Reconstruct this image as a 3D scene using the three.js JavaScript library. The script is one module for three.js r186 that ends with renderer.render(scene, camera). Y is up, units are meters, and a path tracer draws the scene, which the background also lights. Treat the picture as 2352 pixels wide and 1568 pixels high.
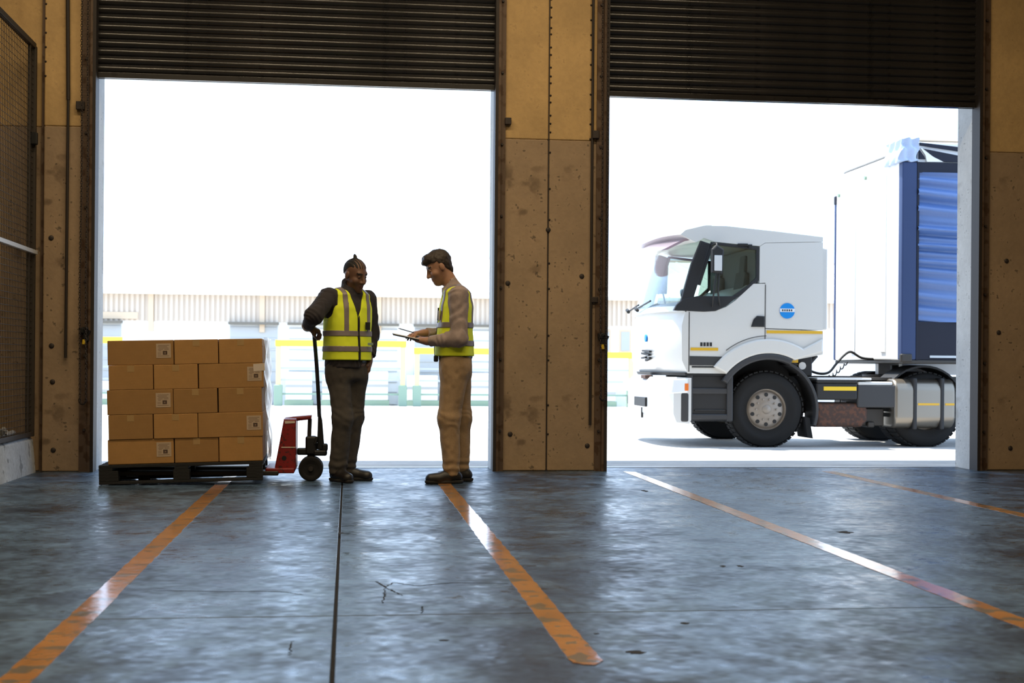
import * as THREE from 'three';
import { RoundedBoxGeometry } from 'three/addons/geometries/RoundedBoxGeometry.js';
import { mergeGeometries, mergeVertices, toCreasedNormals } from 'three/addons/utils/BufferGeometryUtils.js';
import { RectAreaLightUniformsLib } from 'three/addons/lights/RectAreaLightUniformsLib.js';

// ---------------------------------------------------------------- camera, sky, sun, exposure
const scene = new THREE.Scene();
const renderer = new THREE.WebGLRenderer({ antialias: true });
renderer.toneMapping = THREE.LinearToneMapping;
renderer.toneMappingExposure = 1.0;
renderer.shadowMap.enabled = true;
RectAreaLightUniformsLib.init();

const camera = new THREE.PerspectiveCamera(2 * Math.atan(784 / 3121) * 180 / Math.PI, 1.5, 0.05, 400);
camera.position.set(0, 0.92, 11.72);
camera.rotation.order = 'YXZ';
camera.rotation.y = -6.87 * Math.PI / 180;
camera.rotation.z = 0.45 * Math.PI / 180;
camera.setViewOffset(2352, 1568, 0, -54, 2352, 1568);
camera.focus = 10.7;
camera.userData.fStop = 4.0;

// a bright hazy day: the sky is far brighter than the hall and bluer than its lamps
scene.background = new THREE.Color().setRGB(1.6, 2.2, 3.1);
const sun = new THREE.DirectionalLight(new THREE.Color().setRGB(1, 0.94, 0.84), 11);
sun.position.set(-9, 36, -12);
sun.target.position.set(2, 0, -6);
sun.castShadow = true;
sun.shadow.mapSize.set(4096, 4096);
Object.assign(sun.shadow.camera, { left: -40, right: 40, top: 40, bottom: -40, near: 1, far: 120 });
scene.add(sun, sun.target);

// ---------------------------------------------------------------- helpers
let seed = 12345;
const rnd = () => { seed = (seed * 1664525 + 1013904223) >>> 0; return seed / 4294967296; };
const rr = (a, b) => a + (b - a) * rnd();
const V = (x, y, z) => new THREE.Vector3(x, y, z);
const used = new Map();
function numbered(name) { const n = used.get(name) || 0; used.set(name, n + 1); return n ? name + '_' + String(n).padStart(3, '0') : name; }

function boxUV(g) {            // uv in metres from the dominant axis of each face
  if (g.index) g = g.toNonIndexed();
  const p = g.attributes.position, uv = new Float32Array(p.count * 2), a = V(), b = V(), c = V();
  for (let i = 0; i < p.count; i += 3) {
    a.fromBufferAttribute(p, i); b.fromBufferAttribute(p, i + 1); c.fromBufferAttribute(p, i + 2);
    const n = b.clone().sub(a).cross(c.clone().sub(a)), ax = Math.abs(n.x), ay = Math.abs(n.y), az = Math.abs(n.z);
    [a, b, c].forEach((q, k) => {
      const [u, v] = ax > ay && ax > az ? [q.z, q.y] : ay > az ? [q.x, q.z] : [q.x, q.y];
      uv[(i + k) * 2] = u; uv[(i + k) * 2 + 1] = v;
    });
  }
  g.setAttribute('uv', new THREE.BufferAttribute(uv, 2));
  return g;
}
const strip = (g) => { let h = g.index ? g.toNonIndexed() : g; for (const k of Object.keys(h.attributes)) if (!['position', 'normal', 'uv'].includes(k)) h.deleteAttribute(k); return h; };
const merge = (list) => mergeGeometries(list.map(strip), false);
function part(name, geo, mat, parent) {
  if (Array.isArray(geo)) geo = merge(geo);
  if (mat.userData.metric && !geo.userData.kept) { const g = boxUV(geo); g.userData.kept = true; geo = g; }
  const m = new THREE.Mesh(geo, mat);
  m.name = name;
  parent.add(m);
  return m;
}
function thing(name, label, category, pos = [0, 0, 0], ry = 0, group) {
  const o = new THREE.Group();
  o.name = numbered(name);
  o.position.set(...pos); o.rotation.y = ry;
  o.userData = { label, category };
  if (group) o.userData.group = group;
  scene.add(o);
  return o;
}
function single(name, geo, mat, label, category, pos = [0, 0, 0], ry = 0, group) {
  const m = part(numbered(name), geo, mat, scene);
  m.position.set(...pos); m.rotation.y = ry;
  m.userData = { label, category };
  if (group) m.userData.group = group;
  return m;
}
function setting(name, label, category) { const o = new THREE.Group(); o.name = name; o.userData = { kind: 'structure', label, category }; scene.add(o); return o; }

const bx = (w, h, d, x = 0, y = 0, z = 0) => new THREE.BoxGeometry(w, h, d).translate(x, y, z);
const b2 = (x0, x1, y0, y1, z0, z1) => bx(x1 - x0, y1 - y0, z1 - z0, (x0 + x1) / 2, (y0 + y1) / 2, (z0 + z1) / 2);
const rbx = (w, h, d, r, x = 0, y = 0, z = 0, s = 2) => new RoundedBoxGeometry(w, h, d, s, Math.min(r, w / 2.01, h / 2.01, d / 2.01)).translate(x, y, z);
const rb2 = (x0, x1, y0, y1, z0, z1, r = 0.01, s = 2) => rbx(x1 - x0, y1 - y0, z1 - z0, r, (x0 + x1) / 2, (y0 + y1) / 2, (z0 + z1) / 2, s);
function cyl(r0, r1, h, axis, x, y, z, seg = 24) {       // r0 at the lower end along the axis
  const g = new THREE.CylinderGeometry(r1, r0, h, seg);
  if (axis === 'x') g.rotateZ(-Math.PI / 2); else if (axis === 'z') g.rotateX(Math.PI / 2);
  return g.translate(x, y, z);
}
function bar(p, q, r, seg = 10, r2 = r) {                // round bar between two points
  const a = V(...p), b = V(...q), d = b.clone().sub(a);
  const g = new THREE.CylinderGeometry(r2, r, d.length(), seg);
  g.applyQuaternion(new THREE.Quaternion().setFromUnitVectors(V(0, 1, 0), d.clone().normalize()));
  return g.translate((a.x + b.x) / 2, (a.y + b.y) / 2, (a.z + b.z) / 2);
}
function flatBar(p, q, w, d, up = [0, 0, 1]) {            // rectangular bar between two points, w across, d along "up"
  const a = V(...p), b = V(...q), y = b.clone().sub(a), L = y.length(); y.normalize();
  const z = V(...up).sub(y.clone().multiplyScalar(V(...up).dot(y))).normalize(), x = y.clone().cross(z);
  const m = new THREE.Matrix4().makeBasis(x, y, z);
  return new THREE.BoxGeometry(w, L, d).applyMatrix4(m).translate((a.x + b.x) / 2, (a.y + b.y) / 2, (a.z + b.z) / 2);
}
const tube = (pts, r, n = 32, seg = 8) => new THREE.TubeGeometry(new THREE.CatmullRomCurve3(pts.map((p) => V(...p))), n, r, seg, false);
function extr(pts, d, bevel = 0, z = 0, holes = [], seg = 2, curve = 12) {     // outline in x,y extruded along z from z to z + d
  const s = pts instanceof THREE.Shape ? pts : new THREE.Shape(pts.map((p) => new THREE.Vector2(...p)));
  for (const h of holes) s.holes.push(new THREE.Path(h.map((p) => new THREE.Vector2(...p))));
  return new THREE.ExtrudeGeometry(s, { depth: d - 2 * bevel, bevelEnabled: bevel > 0, bevelThickness: bevel, bevelSize: bevel, bevelOffset: -bevel, bevelSegments: seg, curveSegments: curve }).translate(0, 0, z + bevel);
}
const lathe = (pts, seg = 32, axis = 'y') => { const g = new THREE.LatheGeometry(pts.map((p) => new THREE.Vector2(...p)), seg); if (axis === 'z') g.rotateX(Math.PI / 2); if (axis === 'x') g.rotateZ(-Math.PI / 2); return g; };
function ptsArc(cx, cy, r, a0, a1, n) { const out = []; for (let i = 0; i <= n; i++) { const a = (a0 + (a1 - a0) * i / n) * Math.PI / 180; out.push([cx + r * Math.cos(a), cy + r * Math.sin(a)]); } return out; }

// ---- noise and textures
function noiseTile(N, cells, s0) {                       // tileable value noise, cells per side
  let s = s0 >>> 0; const r = () => { s = (s * 1664525 + 1013904223) >>> 0; return s / 4294967296; };
  const g = new Float32Array(cells * cells).map(r), out = new Float32Array(N * N);
  for (let y = 0; y < N; y++) for (let x = 0; x < N; x++) {
    const fx = x / N * cells, fy = y / N * cells, ix = Math.floor(fx), iy = Math.floor(fy), u = fx - ix, v = fy - iy, a = u * u * (3 - 2 * u), b = v * v * (3 - 2 * v);
    const i1 = (ix + 1) % cells, j1 = (iy + 1) % cells;
    out[y * N + x] = (g[iy * cells + ix] * (1 - a) + g[iy * cells + i1] * a) * (1 - b) + (g[j1 * cells + ix] * (1 - a) + g[j1 * cells + i1] * a) * b;
  }
  return out;
}
function fbm(N, cells, oct, s0, gain = 0.5) {
  const out = new Float32Array(N * N); let a = 1, sum = 0;
  for (let k = 0; k < oct && cells <= N / 2; k++, cells *= 2, a *= gain) { const t = noiseTile(N, cells, s0 + k * 77); for (let i = 0; i < out.length; i++) out[i] += a * t[i]; sum += a; }
  for (let i = 0; i < out.length; i++) out[i] /= sum;
  return out;
}
function tex(N, f, srgb = false, rep = 1, M = N) {        // f(x, y, i) -> number or [r, g, b] in 0..1
  const d = new Uint8Array(N * M * 4);
  for (let y = 0; y < M; y++) for (let x = 0; x < N; x++) {
    const i = y * N + x, v = f(x, y, i), c = typeof v === 'number' ? [v, v, v] : v;
    for (let k = 0; k < 3; k++) d[i * 4 + k] = Math.max(0, Math.min(255, Math.round(c[k] * 255)));
    d[i * 4 + 3] = 255;
  }
  const t = new THREE.DataTexture(d, N, M);
  t.magFilter = THREE.LinearFilter; t.minFilter = THREE.LinearMipmapLinearFilter; t.generateMipmaps = true;
  t.wrapS = t.wrapT = THREE.RepeatWrapping; t.repeat.set(rep, rep);
  if (srgb) t.colorSpace = THREE.SRGBColorSpace;
  t.needsUpdate = true;
  return t;
}
const re = (t, u, v = u) => { const c = t.clone(); c.repeat.set(u, v); c.needsUpdate = true; return c; };
const mix = (a, b, t) => a + (b - a) * t, sst = (a, b, x) => { const t = Math.max(0, Math.min(1, (x - a) / (b - a))); return t * t * (3 - 2 * t); };
const mat = (o, metric = false, phys = false) => { const m = phys || 'transmission' in o || 'clearcoat' in o || 'sheen' in o || 'specularIntensity' in o ? new THREE.MeshPhysicalMaterial(o) : new THREE.MeshStandardMaterial(o); m.userData.metric = metric || !!(o.map || o.roughnessMap || o.bumpMap); return m; };
const C = (r, g, b) => new THREE.Color().setRGB(r, g, b);
// ---------------------------------------------------------------- materials
const N1 = fbm(512, 6, 6, 11), N2 = fbm(512, 16, 5, 23), N3 = fbm(512, 64, 3, 37), N4 = fbm(512, 3, 4, 51);
// matt wall paint with grime specks and rubbed patches
const paintMap = (r, g, b, dirt) => tex(512, (x, y, i) => {
  const m = 0.93 + 0.16 * (N1[i] - 0.5) + 0.08 * (N3[i] - 0.5), k = dirt * 0.5 * sst(0.58, 0.8, N2[i]) * sst(0.45, 0.65, N4[i]), sp = dirt * sst(0.74, 0.84, N3[i]) * 0.35;
  const d = 1 - Math.min(0.75, 0.5 * k + sp);
  return [r * m * d, g * m * d * (1 - 0.05 * k), b * m * d * (1 - 0.1 * k)];
}, true, 0.5);
const wallBump = tex(512, (x, y, i) => 0.6 * N1[i] + 0.4 * N3[i], false, 0.7);
const M = {};
M.wallUp = mat({ map: paintMap(0.80, 0.66, 0.44, 0.25), roughness: 0.75, bumpMap: wallBump, bumpScale: 0.004 });
M.wallLow = mat({ map: paintMap(0.66, 0.56, 0.44, 1), roughness: 0.7, bumpMap: wallBump, bumpScale: 0.004 });
M.reveal = mat({ map: paintMap(0.78, 0.79, 0.79, 0.6), roughness: 0.7, bumpMap: wallBump, bumpScale: 0.003 });
M.hallWall = mat({ map: paintMap(0.62, 0.53, 0.38, 0.3), roughness: 0.85 });
M.rail = mat({ map: tex(256, (x, y, i) => { const j = (y * 2 % 512) * 512 + (x * 2 % 512), k = sst(0.5, 0.72, N2[j]); return [mix(0.38, 0.30, k), mix(0.31, 0.22, k), mix(0.25, 0.15, k)]; }, true, 1.3), roughness: 0.6, metalness: 0.35 });
M.railDark = mat({ color: C(0.035, 0.028, 0.024), roughness: 0.6, metalness: 0.4 });
M.shutter = mat({ map: tex(256, (x, y, i) => { const j = (y * 2 % 512) * 512 + (x * 2 % 512), v = 0.16 + 0.06 * (N1[j] - 0.5) - 0.04 * sst(0.6, 0.75, N2[j]); return [v, v * 0.95, v * 0.92]; }, true, 0.6), roughness: 0.21, metalness: 0.0 });
M.bolt = mat({ color: C(0.05, 0.04, 0.035), roughness: 0.6, metalness: 0.5 });
M.black = mat({ color: C(0.006, 0.006, 0.0065), roughness: 0.55 });
M.rubber = mat({ color: C(0.0045, 0.0042, 0.004), roughness: 0.85 });
M.plasticDark = mat({ color: C(0.011, 0.011, 0.012), roughness: 0.6 });
M.plasticGrey = mat({ color: C(0.03, 0.03, 0.032), roughness: 0.55 });
M.steel = mat({ color: C(0.45, 0.45, 0.44), roughness: 0.4, metalness: 0.85 });
M.darkSteel = mat({ color: C(0.05, 0.045, 0.04), roughness: 0.5, metalness: 0.6 });
M.yellowPaint = mat({ color: C(0.75, 0.5, 0.02), roughness: 0.5 });
M.cageSteel = mat({ color: C(0.06, 0.05, 0.04), roughness: 0.6, metalness: 0.5 });
M.cageRail = mat({ color: C(0.5, 0.5, 0.48), roughness: 0.5 });
// kerb: cast concrete
M.kerb = mat({ map: tex(512, (x, y, i) => { const v = 0.78 + 0.18 * (N1[i] - 0.5) + 0.12 * (N3[i] - 0.5) - 0.2 * sst(0.62, 0.75, N2[i]); return [v * 0.97, v, v * 1.02]; }, true, 0.8), roughness: 0.8, bumpMap: wallBump, bumpScale: 0.004 });

// hall floor: trowelled and sealed grey-blue concrete, scuffed
const F1 = fbm(1024, 4, 7, 101), F2 = fbm(1024, 24, 5, 131), F3 = fbm(1024, 128, 2, 151), F4 = fbm(1024, 9, 6, 171, 0.6);
const floorMap = tex(1024, (x, y, i) => {
  const v = 0.35 + 0.16 * (F1[i] - 0.5) + 0.3 * (F2[i] - 0.5) + 0.2 * (F3[i] - 0.5), st = sst(0.54, 0.7, F4[i]);
  const k = v * (1 - 0.4 * st);
  return [k * 0.76, k * 0.98, k * 1.22];
}, true, 1 / 4.3);
const floorRough = tex(1024, (x, y, i) => 0.37 + 0.2 * (F4[i] - 0.5) + 0.26 * (F2[i] - 0.5) + 0.26 * (F3[i] - 0.5), false, 1 / 5.1);
const floorBump = tex(1024, (x, y, i) => 0.08 * F1[i] + 0.5 * F2[i] + 0.42 * F3[i], false, 1 / 4.9);
M.floor = mat({ map: floorMap, roughness: 1, roughnessMap: floorRough, bumpMap: floorBump, bumpScale: 0.0038, specularIntensity: 0.75 });
M.joint = mat({ color: C(0.02, 0.017, 0.014), roughness: 0.9 });
// worn floor paint: orange-yellow gloss, rubbed through to the concrete in patches
M.linePaint = mat({ map: tex(512, (x, y, i) => { const k = sst(0.52, 0.66, N2[i]) * 0.75, v = 1 + 0.2 * (N1[i] - 0.5); return [mix(0.78, 0.44, k) * v, mix(0.55, 0.46, k) * v, mix(0.33, 0.46, k) * v]; }, true, 1.1), roughness: 0.16, clearcoat: 0.6, clearcoatRoughness: 0.12, bumpMap: re(floorBump, 1 / 4.9), bumpScale: 0.0025 });
// yard
M.apron = mat({ map: tex(512, (x, y, i) => { const v = 0.66 + 0.16 * (N1[i] - 0.5) + 0.08 * (N3[i] - 0.5); return [v, v, v * 0.99]; }, true, 0.3), roughness: 0.85, bumpMap: wallBump, bumpScale: 0.004 });
M.yard = mat({ map: tex(512, (x, y, i) => { const v = 0.70 + 0.12 * (N1[i] - 0.5) + 0.08 * (N3[i] - 0.5); return [v, v * 0.99, v * 0.97]; }, true, 0.2), roughness: 0.9 });
M.canopy = mat({ color: C(0.5, 0.5, 0.5), roughness: 0.7 });
M.sheetRoof = mat({ color: C(0.85, 0.85, 0.84), roughness: 0.5 });
M.sheetWall = mat({ color: C(0.62, 0.52, 0.42), roughness: 0.6 });
M.farWhite = mat({ color: C(0.8, 0.8, 0.78), roughness: 0.7 });
M.farGrey = mat({ color: C(0.44, 0.45, 0.45), roughness: 0.6 });
M.farLine = mat({ color: C(0.16, 0.14, 0.11), roughness: 0.6 });
M.farYellow = mat({ color: C(0.85, 0.6, 0.06), roughness: 0.5 });
M.farPost = mat({ color: C(0.8, 0.66, 0.3), roughness: 0.5 });
M.farGreen = mat({ color: C(0.26, 0.36, 0.27), roughness: 0.7 });
M.farTan = mat({ color: C(0.62, 0.48, 0.34), roughness: 0.7 });
// goods
const cardTex = (t) => tex(256, (x, y, i) => { const j = (y * 2 % 512) * 512 + (x * 2 % 512), v = (0.96 + 0.08 * (N1[j] - 0.5) + 0.03 * Math.sin(y / 256 * Math.PI * 2 * 40) + 0.05 * (N3[j] - 0.5)) * t; return [0.66 * v, 0.49 * v, 0.275 * v]; }, true, 3);
M.card = [cardTex(1), cardTex(0.95), cardTex(1.05)].map((t) => mat({ map: t, roughness: 0.8 }));
M.tape = mat({ color: C(0.40, 0.25, 0.10), roughness: 0.35 });
M.labelPaper = mat({ color: C(0.62, 0.52, 0.42), roughness: 0.7 });
M.labelInk = mat({ color: C(0.12, 0.09, 0.07), roughness: 0.8 });
M.palletWood = mat({ map: tex(256, (x, y, i) => { const j = (y % 512) * 512 + ((x * 4) % 512), v = 0.09 + 0.06 * (N1[j] - 0.5) + 0.02 * Math.sin(y * 0.5 + N1[j] * 14); return [v * 0.95, v * 0.97, v]; }, true, 2), roughness: 0.8 });
M.jackRed = mat({ map: tex(256, (x, y, i) => { const j = (y * 2 % 512) * 512 + (x * 2 % 512), k = sst(0.62, 0.74, N2[j]); return [mix(0.50, 0.26, k), mix(0.10, 0.11, k), mix(0.09, 0.10, k)]; }, true, 4), roughness: 0.45 });
M.film = mat({ color: C(0.9, 0.92, 0.94), roughness: 0.35, transmission: 0.75, thickness: 0 });
// ---------------------------------------------------------------- the hall
const ZW = -0.38;                                          // outer face of the door wall (inner face at z = 0)
const floor = setting('floor', 'scuffed blue-grey sealed concrete hall floor', 'floor');
part('screed', b2(-6.5, 9, -0.4, -0.02, ZW, 13.6), M.joint, floor);
for (const [x0, x1] of [[-6.5, -0.046], [-0.034, 9]]) for (const [z0, z1] of [[ZW, 6.716], [6.724, 13.6]])
  part('floor_slab', rb2(x0, x1, -0.15, 0, z0, z1, 0.004, 1), M.floor, floor);

// cracks and gouges in the slabs, where the photograph shows them
M.crack = mat({ color: C(0.018, 0.017, 0.018), roughness: 0.95 });
function crack(pts, w) {                                   // ragged sliver following a line on the floor
  const c = new THREE.CatmullRomCurve3(pts.map(([x, z]) => V(x, 0, z)), false, 'catmullrom', 0.2).getPoints(pts.length * 12), L = [], R = [];
  c.forEach((p, i) => { const q = c[Math.min(i + 1, c.length - 1)], o = c[Math.max(i - 1, 0)], d = q.clone().sub(o).normalize(), k = w * Math.sin(Math.PI * (0.06 + 0.9 * i / (c.length - 1))) * rr(0.35, 1), j = rr(-0.006, 0.006); L.push([p.x - d.z * k + j, p.z + d.x * k]); R.push([p.x + d.z * k + j, p.z - d.x * k]); });
  part('floor_crack', extr([...L, ...R.reverse()], 0.0006, 0, 0).rotateX(Math.PI / 2).translate(0, 0.0008, 0), M.crack, floor);
}
crack([[0.159, 6.093], [0.198, 5.984], [0.295, 6.07], [0.445, 6.002], [0.68, 6.041]], 0.006);
crack([[0.159, 6.093], [0.126, 5.944]], 0.006); crack([[0.159, 6.093], [0.15, 6.28], [0.14, 6.472]], 0.004); crack([[0.159, 6.093], [0.19, 6.2], [0.222, 6.31]], 0.004);
crack([[-0.777, 6.112], [-0.48, 6.155], [-0.272, 6.17], [-0.165, 6.261]], 0.004); crack([[0.287, 6.549], [0.277, 6.694]], 0.003); crack([[-0.176, 7.165], [-0.178, 7.388]], 0.003);
for (const [x, z, a, b] of [[1.207, 6.962, 0.02, 0.02], [0.924, 7.434, 0.035, 0.03], [1.803, 5.621, 0.016, 0.03], [1.722, 5.615, 0.014, 0.03], [2.174, 1.891, 0.025, 0.08], [2.762, 4.402, 0.05, 0.06], [-0.033, 4.283, 0.016, 0.04], [0.325, 7.192, 0.02, 0.012], [0.853, 7.124, 0.012, 0.012]]) {
  const p = []; for (let k = 0; k < 14; k++) { const t = k / 14 * Math.PI * 2, r = rr(0.55, 1.1); p.push([x + a * r * Math.cos(t), z + b * r * Math.sin(t)]); }
  part('floor_gouge', extr(p, 0.0006, 0, 0).rotateX(Math.PI / 2).translate(0, 0.0008, 0), M.crack, floor);
}

const DT = 4.75, ROOF = 6.9;
const wallBack = setting('wall_back', 'two-tone tan door wall with piers between the loading doors', 'wall');
const PL = 2.885;                                          // height of the paint line
function pier(x0, x1, name, z = 0, zb = ZW) {
  part(name + '_lower', rb2(x0, x1, 0, PL, zb, z, 0.012, 2), M.wallLow, wallBack);
  part(name + '_upper', rb2(x0, x1, PL, ROOF, zb, z, 0.012, 2), M.wallUp, wallBack);
}
pier(-6.5, -2.56, 'wall_panel', -0.06);
pier(-2.535, -2.13, 'pier_panel', 0);
part('seam_strip', b2(-2.56, -2.535, 0, ROOF, ZW, -0.03), M.rail, wallBack);
pier(1.262, 1.716, 'pier_panel', 0);
pier(1.726, 2.226, 'pier_panel', 0);
part('seam_strip', b2(1.716, 1.726, 0, ROOF, ZW, -0.012), M.railDark, wallBack);
pier(5.66, 9, 'wall_panel', 0);
for (const [x0, x1] of [[-2.13, 1.262], [2.226, 5.66]]) part('lintel', b2(x0, x1, DT, ROOF, ZW, 0), M.wallUp, wallBack);
// rivets along the seams, at the places where the photograph shows dark dots
{ const g = new THREE.SphereGeometry(0.009, 8, 5);
  for (let y = 2.95; y < 4.4; y += 0.085 + 0.03 * Math.sin(y * 31)) part('rivet', g, M.bolt, wallBack).position.set(1.733, y, 0.001);
  for (let y = 0.3; y < 2.9; y += 0.31) part('rivet', g, M.bolt, wallBack).position.set(1.731, y + 0.05 * Math.sin(y * 9), 0.001);
  for (let y = 2.9; y < 4.4; y += 0.13) part('rivet', g, M.bolt, wallBack).position.set(2.085, y, 0.001);
  for (let y = 3.3; y < 4.4; y += 0.12) part('rivet', g, M.bolt, wallBack).position.set(-2.525, y, 0.001);
  const big = new THREE.SphereGeometry(0.022, 10, 6).scale(1, 1, 0.4);
  for (const [x, y] of [[-2.47, 1.95], [-2.46, 1.05], [-2.44, 0.18], [-2.2, 0.3], [-2.45, 0.75], [1.40, 0.32], [2.08, 0.22], [1.37, 1.63], [1.72, 2.1], [5.86, 1.25], [5.93, 1.9], [5.98, 0.2], [2.02, 1.7]])
    part('old_fixing', big, M.bolt, wallBack).position.set(x, y, 0.002);
}
// painted reveals of the door openings
{ const t = setting('trim_1', 'pale painted door reveals', 'trim');
  for (const [x0, x1] of [[-2.135, -2.117], [1.25, 1.268], [2.22, 2.238], [5.648, 5.666]]) part('reveal', b2(x0, x1, 0, DT, ZW - 0.03, -0.09), M.reveal, t);
  for (const [x0, x1] of [[-2.13, 1.262], [2.226, 5.66]]) part('door_sill', b2(x0, x1, -0.02, 0.004, ZW - 0.06, ZW + 0.03), M.steel, t);
}
// outer skin above and beside the doors, eaves canopy, ceiling, side walls
const wallL = setting('wall_left', 'plain tan side wall of the hall', 'wall');
part('side_wall', b2(-6.8, -6.5, 0, ROOF, ZW, 13.9), M.hallWall, wallL);
const wallR = setting('wall_right', 'plain tan side wall of the hall', 'wall');
part('side_wall', b2(9, 9.3, 0, ROOF, ZW, 13.9), M.hallWall, wallR);
const wallF = setting('wall_front', 'tan wall at the far end of the hall', 'wall');
part('end_wall', b2(-6.8, 9.3, 0, ROOF, 13.6, 13.9), M.hallWall, wallF);
const ceiling = setting('ceiling', 'tan sheeted hall ceiling', 'ceiling');
part('ceiling_sheet', b2(-6.8, 9.3, ROOF, ROOF + 0.2, ZW - 0.1, 13.9), M.hallWall, ceiling);
for (let z = 2; z < 13; z += 3.6) part('roof_beam', b2(-6.5, 9, ROOF - 0.35, ROOF, z - 0.08, z + 0.08), M.hallWall, ceiling);
{ const t = setting('trim_2', 'grey steel canopy over the loading doors outside', 'canopy');
  part('canopy_deck', b2(-7.5, 10, 4.95, 5.05, -3.1, ZW), M.canopy, t);
  part('canopy_fascia', b2(-7.5, 10, 4.8, 5.05, -3.16, -3.1), M.canopy, t);
}

// ---- roller shutters, each slat its own piece
function shutter(name, label, x0, x1, yb) {
  const d = setting(name, label, 'roller shutter');
  const prof = []; const P = 0.0705;
  for (let i = 0; i <= 8; i++) { const a = i / 8; prof.push([0.016 * Math.sin(a * Math.PI) + (a < 0.12 ? -0.006 : 0), a * P * 0.985]); }
  const inner = prof.map(([u, v]) => [u - 0.004, v]).reverse();
  const L = x1 - x0 - 0.03;
  const slat = extr([...prof, ...inner], L, 0, 0).rotateY(Math.PI / 2);    // profile x -> -z
  slat.scale(1, 1, -1); { const idx = slat.attributes.position; for (let i = 0; i < idx.count; i += 3) for (const k of ['position', 'normal', 'uv']) { const a = slat.attributes[k], s = a.itemSize; for (let c = 0; c < s; c++) { const t = a.array[(i + 1) * s + c]; a.array[(i + 1) * s + c] = a.array[(i + 2) * s + c]; a.array[(i + 2) * s + c] = t; } } }
  const g = toCreasedNormals(slat, 0.6); const n = Math.ceil((DT + 0.1 - yb) / P);
  const gu = boxUV(g); gu.userData.kept = true;
  for (let k = 0; k < n; k++) part('slat', gu, M.shutter, d).position.set(x0 + 0.015, yb + 0.05 + k * P, -0.05);
  part('bottom_bar', [rb2(x0 + 0.015, x1 - 0.015, yb, yb + 0.052, -0.068, -0.03, 0.006), b2(x0 + 0.02, x1 - 0.02, yb, yb + 0.008, -0.085, -0.015)], M.shutter, d);
  part('roller_box', rb2(x0 - 0.1, x1 + 0.1, DT - 0.02, DT + 0.55, -0.02, 0.5, 0.02), M.shutter, d);
  return d;
}
const d1 = shutter('door_1', 'half-raised dark slatted roller shutter above the stacked cartons', -2.125, 1.262, 3.305);
const d2 = shutter('door_2', 'half-raised dark slatted roller shutter above the white truck', 2.226, 5.655, 3.285);
function guide(d, x0, x1, lip) {                          // steel channel the curtain runs in; lip: side of the opening
  const y1 = DT, w = x1 - x0;
  part('guide_rail', [b2(x0, x1, 0, y1, -0.012, 0.02), lip > 0 ? b2(x1 - 0.03, x1 + 0.012, 0, y1, -0.09, 0.055) : b2(x0 - 0.012, x0 + 0.03, 0, y1, -0.09, 0.055)], M.rail, d);
  part('guide_edge', lip > 0 ? b2(x1 - 0.008, x1 + 0.018, 0, y1, -0.095, 0.06) : b2(x0 - 0.018, x0 + 0.008, 0, y1, -0.095, 0.06), M.railDark, d);
  for (let y = 0.35; y < y1; y += 0.62) part('rail_bolt', cyl(0.013, 0.011, 0.018, 'z', lip > 0 ? x0 + w * 0.4 : x1 - w * 0.4, y, 0.028, 8), M.bolt, d);
}
guide(d1, -2.23, -2.125, 1); guide(d1, 1.262, 1.338, -1);
guide(d2, 2.14, 2.226, 1); guide(d2, 5.655, 5.752, -1);
part('rail_bracket', rb2(1.33, 1.385, 3.0, 3.06, 0, 0.05, 0.006), M.bolt, d1);
part('rail_bracket', rb2(2.1, 2.16, 2.9, 2.97, 0, 0.05, 0.006), M.bolt, d2);
part('rail_bracket', rb2(2.1, 2.16, 1.47, 1.52, 0, 0.04, 0.006), M.bolt, d2);
part('rail_bracket', rb2(-2.27, -2.2, 3.02, 3.09, 0, 0.05, 0.006), M.bolt, d1);

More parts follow.
